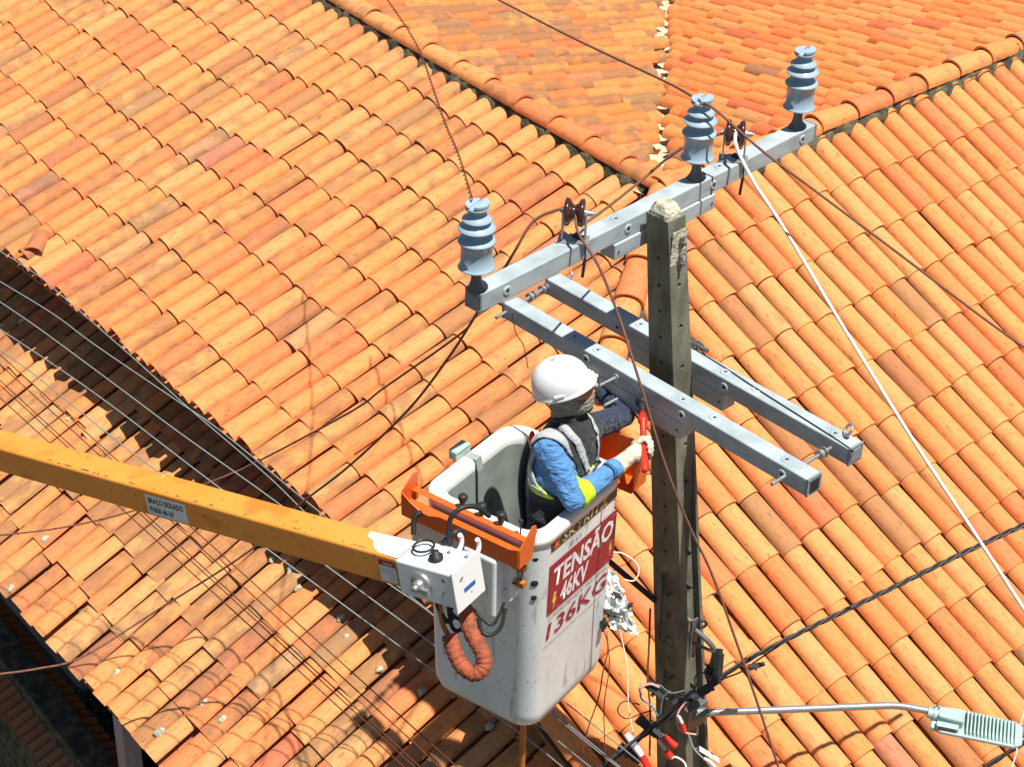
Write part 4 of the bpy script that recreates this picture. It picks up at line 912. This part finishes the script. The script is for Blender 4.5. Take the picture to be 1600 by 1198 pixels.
shell_part('reflective_band', pbody, .0155, M['lime_tape'], lambda c: vest_c(c) and .085 < hloc(c)+(c-waist).dot(fwd)*.15 < .150, pbody, 'lime band round the waist')
shell_part('reflective_stripe', pbody, .019, M['vestgrey'], lambda c: vest_c(c) and .107 < hloc(c)+(c-waist).dot(fwd)*.15 < .128, pbody)
fa = (rwr-rel_).normalized(); fl_ = (rwr-rel_).length
shell_part('sleeve_band', pbody, .006, M['lime_tape'], lambda c: .02 < (c-rel_).dot(fa) < .105 and (c-rel_-fa*(c-rel_).dot(fa)).length < .085, pbody, 'lime reflective band on the near forearm')
shell_part('sleeve_cuff', pbody, .006, M['shirt'], lambda c: fl_-.075 < (c-rel_).dot(fa) < fl_-.015 and (c-rel_-fa*(c-rel_).dot(fa)).length < .085, pbody)
bal = lambda c: part_of(c) == 'head' and (c-headc).dot(hu) < .05 and c.z > neck.z-.05 and (c-headc).length < .27 and not ((c-headc).dot(hf) > .035 and -.035 < (c-headc).dot(hu) < .03) and (c-lsh).length > .14 and (c-rsh).length > .14
shell_part('balaclava', pbody, .006, M['balaclava'], bal, pbody, 'grey balaclava covering mouth and neck')
cl = MB(); q = neck-ZU*.035+fwd*.02; tilt = (ZU+fwd*.25).normalized(); uu = rgt; vv = tilt.cross(rgt)
pts_ = [q+uu*(math.cos(a)*.088)+vv*(math.sin(a)*.092)+tilt*(.006*math.sin(3*a)) for a in [2*math.pi*i/28 for i in range(29)]]
cl.tube(pts_, .017, 8); obj('collar', cl, M['collar'], pbody)
# face: eye region
fc = MB()
for sg in (-1, 1): ell(fc, headc+hf*.088+hr*(sg*.032)+hu*.008, hr, hf, hu, .014, .010, .009, 12)
obj('safety_glasses', fc, M['black'], pbody)
# harness straps and red buckle
from mathutils.bvhtree import BVHTree
BV = BVHTree.FromPolygons([v.co for v in pbody.data.vertices], [tuple(p.vertices) for p in pbody.data.polygons])
def strap(name, pts, w_, m, off=.019, th=.004, label=None):
    mb = MB(); vs = []; q = []
    for p in spline(pts, 6):
        h_ = BV.find_nearest(p-person_loc); q.append((h_[0]+person_loc+h_[1]*off, h_[1]))
    for i, (p, nn_) in enumerate(q):
        t = (q[min(i+1, len(q)-1)][0]-q[max(i-1, 0)][0]).normalized(); s_ = t.cross(nn_).normalized(); o_ = s_.cross(t)
        for a_, b_ in ((-1, 1), (1, 1), (1, -1), (-1, -1)): vs.append(p+s_*(a_*w_/2)+o_*(b_*th/2))
    n_ = len(q); mb.add(vs, [(i*4+k, i*4+(k+1) % 4, (i+1)*4+(k+1) % 4, (i+1)*4+k) for i in range(n_-1) for k in range(4)]+[(3, 2, 1, 0), (n_*4-4, n_*4-3, n_*4-2, n_*4-1)]); return obj(name, mb, m, pbody, label=label)
bk = chest-fwd*.15
strap('harness_strap', [neck-ZU*.04-fwd*.07+rgt*.08, bk+rgt*.10+ZU*.06, bk+rgt*.06-ZU*.1, bk+rgt*.04-ZU*.28], .045, M['vest'])
strap('harness_strap', [rsh.lerp(lsh, .30)+ZU*.085, chest+fwd*.138+rgt*.075+ZU*.06, chest+fwd*.145+rgt*.05-ZU*.08, waist+fwd*.14+rgt*.08+ZU*.10], .040, M['vestgrey'], label='grey chest strap of the harness')
strap('harness_strap', [lsh.lerp(rsh, .30)+ZU*.085, chest+fwd*.138-rgt*.075+ZU*.06, chest+fwd*.145-rgt*.05-ZU*.08, waist+fwd*.14-rgt*.06+ZU*.10], .040, M['vestgrey'])
tg = MB(); tg.box(chest+fwd*.155+rgt*.035-ZU*.145, rgt, fwd, ZU, .05, .012, .05); obj('lime_tag', tg, M['lime_tape'], pbody, smooth=False, bevel=.003)
rb = MB(); ell(rb, bk+rgt*.13+ZU*.07+fwd*.02, rgt, fwd, ZU, .020, .016, .050); obj('red_strap_end', rb, M['red'], pbody)
ls = MB(); q = bk+rgt*.10+ZU*.05; ls.tube(spline([q, q-ZU*.15-fwd*.04, q-ZU*.34-fwd*.05, q-ZU*.55-fwd*.02]), .020, 8); obj('lanyard', ls, M['vest'], pbody)
# helmet: shell with brim
hm = MB(); n_ = 40; rings_ = []
_f, _u = hf.copy(), hu.copy(); ta = R_(15); hf = (_f*math.cos(ta)+_u*math.sin(ta)); hu = (_u*math.cos(ta)-_f*math.sin(ta))
hc = headc+_u*.036-_f*.030
for j in range(9):
    th_ = math.pi/2*j/8; zz = math.sin(th_)*.135; rr = math.cos(th_)**.85
    rings_.append([hc+hr*(math.cos(a)*.125*rr)+hf*(math.sin(a)*.146*rr)+hu*zz for a in [2*math.pi*i/n_ for i in range(n_)]])
brim = []
for e_, dz_ in ((1.0, -.008), (1.035, -.016), (1.05, -.024), (1.02, -.026)):
    rr_ = []
    for i in range(n_):
        a = 2*math.pi*i/n_; f_ = max(0, math.sin(a))**3; rr_.append(hc+hr*(math.cos(a)*.125*e_)+hf*(math.sin(a)*.146*e_+f_*.020*(e_-.97)/.08)+hu*(dz_-f_*.006))
    brim.append(rr_)
loft(hm, list(reversed(brim))+rings_[0:]); 
ho_ = obj('helmet', hm, M['helmet'], pbody); s_ = ho_.modifiers.new('s', 'SOLIDIFY'); s_.thickness = .004; s_.offset = -1
cl2 = MB(); cl2.box(hc+hr*.124-hf*.02+hu*.006, hf, hr, hu, .05, .012, .014); obj('helmet_clip', cl2, M['rim'], ho_, smooth=False, bevel=.003)
hf, hu = _f, _u
# gloves: palm, four curled fingers and a thumb
def glove(c, axis, toward, wrist, name, grip=.020, label=None):
    mb = MB(); t = axis.normalized(); f_ = (toward-t*toward.dot(t)).normalized(); sd_ = t.cross(f_)
    pc_ = c-f_*(grip+.016)                       # palm sits behind the handle
    cone(mb, pc_-t*.030+sd_*.004, pc_+t*.034+sd_*.004, .030, .031); cone(mb, pc_-f_*.006, wrist, .036, .041); cone(mb, wrist, wrist-(pc_-wrist).normalized()*.05, .042, .050)
    for k_, (o_, ln, r_) in enumerate(((.046, .92, .0155), (.018, 1.0, .0165), (-.010, .96, .016), (-.036, .82, .014))):
        R0_ = grip+r_+.001; pr = None
        for i_, (ang, rr_) in enumerate(((150, 1.25), (95, 1.22), (40, 1.12), (-15, 1.03), (-70*ln, 1.0))):
            a = R_(ang+180-150+0) if False else R_(180-0-(150-ang)*1.0)
            p = c+t*(o_+.003*math.sin(i_*2+k_))+f_*(math.cos(a)*-1*R0_*rr_*-1)+sd_*(math.sin(a)*R0_*rr_)
            if pr is not None: cone(mb, pr, p, r_*(1-.05*i_), r_*(.95-.05*i_), n=10, k=4)
            pr = p
    tb_ = pc_-sd_*.022+t*.022; cone(mb, tb_, c-sd_*(grip+.020)+t*.034+f_*.002, .018, .016, n=10, k=4); cone(mb, c-sd_*(grip+.020)+t*.034+f_*.002, c-sd_*(grip+.002)+t*.046+f_*(grip+.014), .0155, .013, n=10, k=4)
    return fuse(name, mb, M['glove'], pbody, .0045, 2, .0022, label=label, wscale=42)
tdir = (tool_top-tool_bot).normalized()
glove(hand, tdir, (hand-rwr), rwr+(hand-rwr).normalized()*.02, 'glove', .019, 'cream leather glove closed round the red handle')
glove(lha+ZU*.01, dN, (ZU*.8-sN*.3+Vector((.1, 0, 0))), lha-ZU*.055+(lel-lha).normalized()*.02, 'glove', .022, 'cream leather glove raised behind the helmet')
# the ratchet tool
tl = thing('ratchet_tool', tool_bot, 'red handled ratchet tool in the gloved hand, on a bolt of the lower crossarm', 'hand tool')
h_ = MB(); h_.lathe([(0, -.06), (.015, -.058), (.018, -.05), (.018, .04), (.0165, .05), (.0165, .25), (.020, .255), (.025, .265), (.025, .285), (.019, .295), (.017, .32), (0, .322)], tool_bot, tdir, 20); obj('handle', h_, M['red'], tl)
h2 = MB(); c = tool_bot+tdir*.32; h2.tube([c, c+tdir*.06], .020, 12); h2.lathe([(0, -.02), (.030, -.018), (.033, 0), (.030, .018), (0, .02)], c+tdir*.075, sN, 18); h2.tube([c+tdir*.02-sN*.03, c+tdir*.03+sN*.03], .008, 8); obj('ratchet_head', h2, M['black'], tl)
# ------------------------------------------------------------------ low voltage gear on the pole
dp = depth(pax(6.9))
def PZ(x, y, dd_=0): return P(x, y, depth(solve_y0(x, y))+dd_)
brk = thing('cable_bracket', PZ(1085, 1020), 'grey steel suspension bracket with a ring on the right face of the pole', 'bracket')
b1 = MB(); hb, ha = sect(6.9); c = pax(6.93)+B*(hb+.012)+A*.02; c = PZ(1083, 995, -.12); b1.box(c, A, B, ZU, .05, .012, .26); torus(b1, c+ZU*.085+B*.02+A*.04, (B*.7-A*.5), .024, .008, mi=1)
b1.tube(spline([c+ZU*.06+B*.01, c+ZU*.01+B*.08+A*.03, c-ZU*.05+B*.12+A*.05, c-ZU*.16+B*.12+A*.04]), [.018]*18+[.014], 8) if False else b1.tube(spline([c+ZU*.06+B*.01, c+ZU*.01+B*.08+A*.03, c-ZU*.05+B*.12+A*.05, c-ZU*.16+B*.12+A*.04]), .016, 8)
b1.tube([c-ZU*.04, c-ZU*.05+B*.12+A*.04], .010, 8); b1.lathe([(0, .05), (.03, .04), (.04, 0), (.028, -.05), (0, -.06)], c-ZU*.20+B*.12+A*.04, ZU, 14, 1)
obj('bracket_body', b1, [M['steeldark'], M['black']], brk, bevel=0)
dc = depth(pax(6.6))-.22
main_pts = [P(1625, 808, dc+.5), P(1500, 866, dc+.3), P(1400, 915, dc+.2), P(1250, 988, dc+.05), P(1160, 1035, dc), P(1105, 1075, dc-.02), P(1060, 1108, dc-.05), P(990, 1160, dc-.1), P(925, 1212, dc-.15)]
rope('service_cable', main_pts, .0075, M['cable'], 'thick black twisted cable running from the right edge across the pole to the bottom edge', 'cable', twist=(3, .009, .30), n=6)
rope('service_cable', [P(1060, 1100, dc-.08), P(1000, 1148, dc-.14), P(960, 1180, dc-.18), P(915, 1215, dc-.2)], .009, M['cable'], 'short black cable end beside the thick cable left of the pole', 'cable')
rope('service_cable', [P(1130, 1060, dc+.1), P(1160, 1048, dc+.05), P(1185, 1030, dc+.05), P(1230, 1000, dc+.08)], .005, M['cable'], 'thin black tail tied alongside the thick cable right of the pole', 'cable')
rope('service_cable', [P(1630, 1140, dc+.7), P(1570, 1178, dc+.7), P(1500, 1222, dc+.7)], .010, M['cable'], 'black cable crossing the bottom right corner below the lamp', 'cable', twist=(2, .008, .3))
rope('lamp_wire', [P(1600, 1110, dc+.3), P(1590, 1150, dc+.3), P(1588, 1175, dc+.3), P(1575, 1215, dc+.3)], .005, M['ropewh'], 'pale wire hanging from the lamp head at the right edge', 'wire')
rope('insulated_bar', [P(935, 862, depth(pax(7.4))+.35), P(985, 905, depth(pax(7.3))+.2), P(1024, 938, depth(pax(7.2))+.05)], .017, M['black'], 'stiff black tube running from behind the bucket to the pole', 'cable', n=10)
# connectors
for i, (x, y, dx, dy, r_) in enumerate([(1095, 1083, 12, -6, .020), (1110, 1070, 14, -10, .022), (1068, 1090, 14, -8, .020), (1122, 1042, 2, -22, .024), (1025, 1078, 12, 10, .026), (1013, 1135, 14, 12, .028), (982, 1176, 12, 10, .022), (1180, 1040, 8, -2, .016)]):
    t = MB(); a_ = P(x-dx, y-dy, dc-.06); b_ = P(x+dx, y+dy, dc-.06); d_ = (b_-a_).normalized(); s_ = d_.orthogonal().normalized()
    t.box((a_+b_)/2, d_, s_, d_.cross(s_), (b_-a_).length, r_*1.9, r_*1.7); t.tube([a_-d_*.01, a_+d_*.02], r_*1.1, 10); t.tube([(a_+b_)/2-s_*r_*1.6, (a_+b_)/2+s_*r_*1.6], r_*.45, 6); t.tube([b_-d_*.015, b_+d_*.025], r_*.8, 10)
    tagit(obj('cable_connector', t, M['black'], None, smooth=True, bevel=.004, loc=(a_+b_)/2), ['black connector block on the cable in front of the pole centre', 'black connector block at the right edge of the pole above the lamp arm', 'grey black connector just left of the topmost block on the cable', 'black wedge clamp under the steel bracket arm', 'round black connector left of the pole with the pink wire', 'black connector behind the upper red plug left of the pole', 'lowest black connector near the white and red plug', 'small black clamp on the thick cable right of the bracket'][i], 'connector', 'connectors on the low voltage cable')
for i, (a_, b_, c_) in enumerate([((1026, 1142), (1036, 1150), (1056, 1165)), ((1033, 1160), (1040, 1172), (1048, 1182)), ((990, 1162), (1003, 1180), (1016, 1205)), ((1062, 1122), (1066, 1130), (1070, 1142))]):
    t = thing('red_plug', P(*b_, dc-.12), ['red plug with silver end pointing right in front of the pole', 'dark red plug below the silver ended one', 'red plug with long white sleeve at the bottom edge left of the pole', 'small red plug beside the pink loop on the pole'][i], 'connector', 'red cable plugs at the pole foot of the picture')
    p, q, r = P(*a_, dc-.12), P(*b_, dc-.13), P(*c_, dc-.12)
    m1 = MB(); m1.tube([q, r], .020 if i < 3 else .013, 14); m1.tube([q+(r-q)*.3, q+(r-q)*.36], .0225 if i < 3 else .015, 14); obj('red_cap', m1, M['red'], t)
    m2 = MB(); m2.tube([p+(p-q)*(.9 if i == 2 else .5), p, q], [.018, .022, .017] if i == 2 else [.012, .014, .013], 12); obj('sleeve', m2, M['txtwhite'] if i == 2 else M['steel'], t)
wires = [('pink_wire', [(1003, 1085), (1000, 1075), (1015, 1068), (1030, 1073)], .008, 'pinkw', 'short pink wire loop at the connector left of the pole'),
 ('blue_wire', [(1000, 1078), (1003, 1092), (1018, 1102), (1028, 1118)], .005, 'bluew', 'short blue wire below the pink loop left of the pole'),
 ('pink_wire', [(1072, 1095), (1060, 1112), (1058, 1130), (1068, 1143), (1088, 1147)], .006, 'pinkw', 'pale pink wire loop on the pole face above the plugs'),
 ('grey_wire', [(1010, 1070), (1030, 1070), (1048, 1082), (1070, 1078)], .005, 'steeldark', 'grey wire arching from the left connector to the pole centre'),
 ('grey_wire', [(1048, 1078), (1036, 1090), (1032, 1115)], .004, 'steeldark', 'thin grey wire dropping in front of the pole beside the blue wire'),
 ('grey_wire', [(1075, 1145), (1085, 1170), (1105, 1190), (1125, 1215)], .006, 'wire', 'grey wire running down to the right below the plugs'),
 ('black_wire', [(1092, 1075), (1085, 1062), (1093, 1050), (1105, 1055), (1112, 1070)], .005, 'cable', 'black wire loop above the connector blocks'),
 ('white_wire', [(1100, 1184), (1112, 1192), (1130, 1215)], .010, 'ropewh', 'white wire leaving the bottom edge right of the pole'),
 ('white_wire', [(1048, 1185), (1056, 1182), (1070, 1192), (1074, 1215)], .006, 'ropewh', 'white wire looping at the bottom edge on the pole'),
 ('hanging_wire', [(942, 980), (950, 1010), (942, 1050), (935, 1090), (915, 1150), (905, 1210)], .004, 'copper', 'brown wire hanging loose right of the bucket, nearest to it'),
 ('hanging_wire', [(948, 985), (952, 1040), (944, 1100), (945, 1160), (948, 1215)], .003, 'copper', 'thin brown wire hanging straight between bucket and pole'),
 ('hanging_wire', [(1000, 1100), (975, 1095), (965, 1110), (978, 1122), (1000, 1115), (1015, 1110)], .004, 'copper', 'brown wire coil left of the round connector'),
 ('hanging_wire', [(1016, 950), (1014, 1010), (1012, 1060), (1016, 1110), (1015, 1180)], .006, 'copper', 'dark brown wire along the left side of the pole'),
 ('hanging_wire', [(965, 965), (972, 1000), (980, 1040), (982, 1100), (990, 1150)], .0035, 'ropewh', 'white string hanging from the torn plastic')]
for nm, pts, r_, m_, lb in wires: rope(nm, [P(x, y, dc-.1+(.2 if 'hanging' in nm else 0)) for x, y in pts], r_, M[m_], lb, 'wire', n=6)
tg = MB(); c = P(1108, 1178, dc-.05); q1 = (P(1125, 1188, dc-.05)-P(1092, 1168, dc-.05)).normalized(); s_ = UP; tg.box(c, q1, s_, q1.cross(s_), .13, .028, .03); tg.box(c+s_*.016+q1*.02, q1, s_, q1.cross(s_), .02, .006, .034, 1); tagit(obj('terminal_block', tg, [M['rim'], M['black']], None, smooth=False, bevel=.003, loc=c), 'cream coloured terminal strip at the right side of the pole near the bottom edge', 'connector')
# torn white plastic caught between bucket and pole
pl = MB(); rn = random.Random(44); dpl = depth(pax(7.2))-.55
for k_, (x0, y0, x1, y1, w0, w1) in enumerate([(953, 890, 962, 955, 12, 22), (962, 915, 985, 985, 16, 14), (950, 935, 972, 985, 14, 22), (948, 890, 945, 960, 8, 10), (968, 950, 990, 990, 14, 10)]):
    vs = []; ni, nj = 12, 7
    for i in range(ni):
        for j in range(nj):
            f_ = i/(ni-1); g_ = j/(nj-1)-.5; w_ = w0+(w1-w0)*f_
            p = P(x0+(x1-x0)*f_+g_*w_*1.6+rn.uniform(-2, 2), y0+(y1-y0)*f_+g_*5+rn.uniform(-2, 2), dpl+.03*k_+.05*noise.noise(Vector((i*.7, j*.9, k_)))); vs.append(p)
    pl.add(vs, [(i*nj+j, i*nj+j+1, (i+1)*nj+j+1, (i+1)*nj+j) for i in range(ni-1) for j in range(nj-1) if rn.random() > .07])
pt_ = thing('torn_plastic', P(962, 940, dpl), 'crumpled torn white plastic with black fittings tangled between bucket and pole', 'plastic')
po = obj('plastic_sheet', pl, M['plastic'], pt_, smooth=False); s_ = po.modifiers.new('s', 'SOLIDIFY'); s_.thickness = .003
for (x, y, r_) in ((953, 957, .024), (965, 930, .018), (943, 976, .022), (984, 946, .013)):
    c = P(x, y, dpl-.05); rn2 = random.Random(x); d_ = (RT*rn2.uniform(-1, 1)+UP*rn2.uniform(.2, 1)).normalized(); s_ = d_.orthogonal().normalized(); q_ = d_.cross(s_)
    f2 = MB(); f2.box(c, d_, s_, q_, r_*1.9, r_*1.2, r_*1.0); f2.tube([c-d_*r_*1.6, c+d_*r_*1.7], r_*.45, 10); f2.tube([c+s_*r_*1.1, c-s_*r_*.9], r_*.3, 8); f2.tube([c+d_*r_*.4-q_*r_, c+d_*r_*.4+q_*r_], r_*.55, 10); obj('fitting', f2, M['black'], pt_, bevel=.002)
rope('white_string', [P(958, 862, dpl), P(975, 865, dpl), P(995, 880, dpl), P(998, 895, dpl), P(990, 907, dpl), P(975, 905, dpl)], .004, M['ropewh'], 'loop of thin white string above the torn plastic', 'string', n=6)
# ------------------------------------------------------------------ street lamp
dL = depth(pax(6.35)); la = P(1095, 1112, dL-.08)
lamp = thing('street_lamp', la, 'street lamp on a curved steel arm with ribbed mint grey head at the right edge', 'street lamp')
ap = spline([P(1075, 1114, dL-.05), P(1120, 1112, dL-.08), P(1250, 1107, dL-.12), P(1350, 1103, dL-.15), P(1400, 1102, dL-.17), P(1440, 1108, dL-.20), P(1468, 1114, dL-.22)])
am = MB(); am.tube(ap, .021, 14); obj('lamp_arm', am, M['steel'], lamp)
cp_ = MB(); cp_.tube([P(1078, 1114, dL-.05), P(1108, 1112, dL-.07)], [.055, .026], 12); cp_.box(P(1082, 1114, dL-.03), A, B, ZU, .16, .08, .16); obj('clamp', cp_, M['steeldark'], lamp, bevel=.004)
hx = (P(1605, 1150, dL-.30)-P(1450, 1118, dL-.21)); hx = Vector((hx.x, hx.y, hx.z)).normalized()
hd0 = P(1452, 1112, dL-.22)
hy = (A*.9+Vector((.1, .3, 0))); hy = (hy-hx*hy.dot(hx)).normalized(); hz = hx.cross(hy); hz = -hz if hz.z < 0 else hz
LK = .80
def LP(x_, y_, z_): return hd0+hx*x_*LK+hy*y_*LK*.9+hz*z_*LK
sk = MB(); sk.tube([LP(-.01, 0, -.005), LP(.085, 0, -.01)], [.029, .034], 18); sk.tube([LP(.03, 0, -.005), LP(.04, 0, -.005)], .036, 18)
for q in (.03, .06): sk.tube([LP(q, .02, .03), LP(q, .02, .06)], .006, 6)
obj('socket', sk, M['lamp'], lamp)
bs = MB(); bs.prism([(.02, -.115), (.10, -.145), (.60, -.145), (.66, -.10), (.66, .10), (.60, .145), (.10, .145), (.02, .115)], LP(0, 0, -.065), hx*LK, hy*LK*.9, hz*LK, .03); body = obj('lamp_body', bs, M['lamp'], lamp, smooth=False, bevel=.008)
if body.data.polygons: fixn(body)
gb = MB(); gb.prism([(.06, -.055), (.24, -.075), (.24, .075), (.06, .055)], LP(0, 0, -.035), hx*LK, hy*LK*.9, hz*LK, .072); gbo = obj('driver_cover', gb, M['lamp'], lamp, smooth=False, bevel=.012, seg=3); fixn(gbo)
g2 = MB(); g2.box(LP(.135, -.105, -.018), hx, hy, hz, .125, .042, .038); obj('side_box', g2, M['lamp'], lamp, smooth=False, bevel=.006)
g3 = MB(); g3.box(LP(.135, -.1335, -.018), hx, hy, hz, .10, .003, .028); obj('side_panel', g3, M['steeldark'], lamp, smooth=False)
for i in range(14):
    fn = MB(); x_ = .265+i*.026; fn.prism([(-.135, -.0), (-.12, .03-.0010*i), (-.02, .052-.0018*i), (.10, .045-.0018*i), (.135, .0)], LP(x_, 0, -.036), hy*LK*.9, hz*LK, hx*LK, .011); fo = obj('cooling_fin', fn, M['lamp'], lamp, smooth=False); fixn(fo)
gl = MB(); gl.box(LP(.42, 0, -.068), hx, hy, hz, .30, .17, .008); obj('lens', gl, M['rim'], lamp, smooth=False)
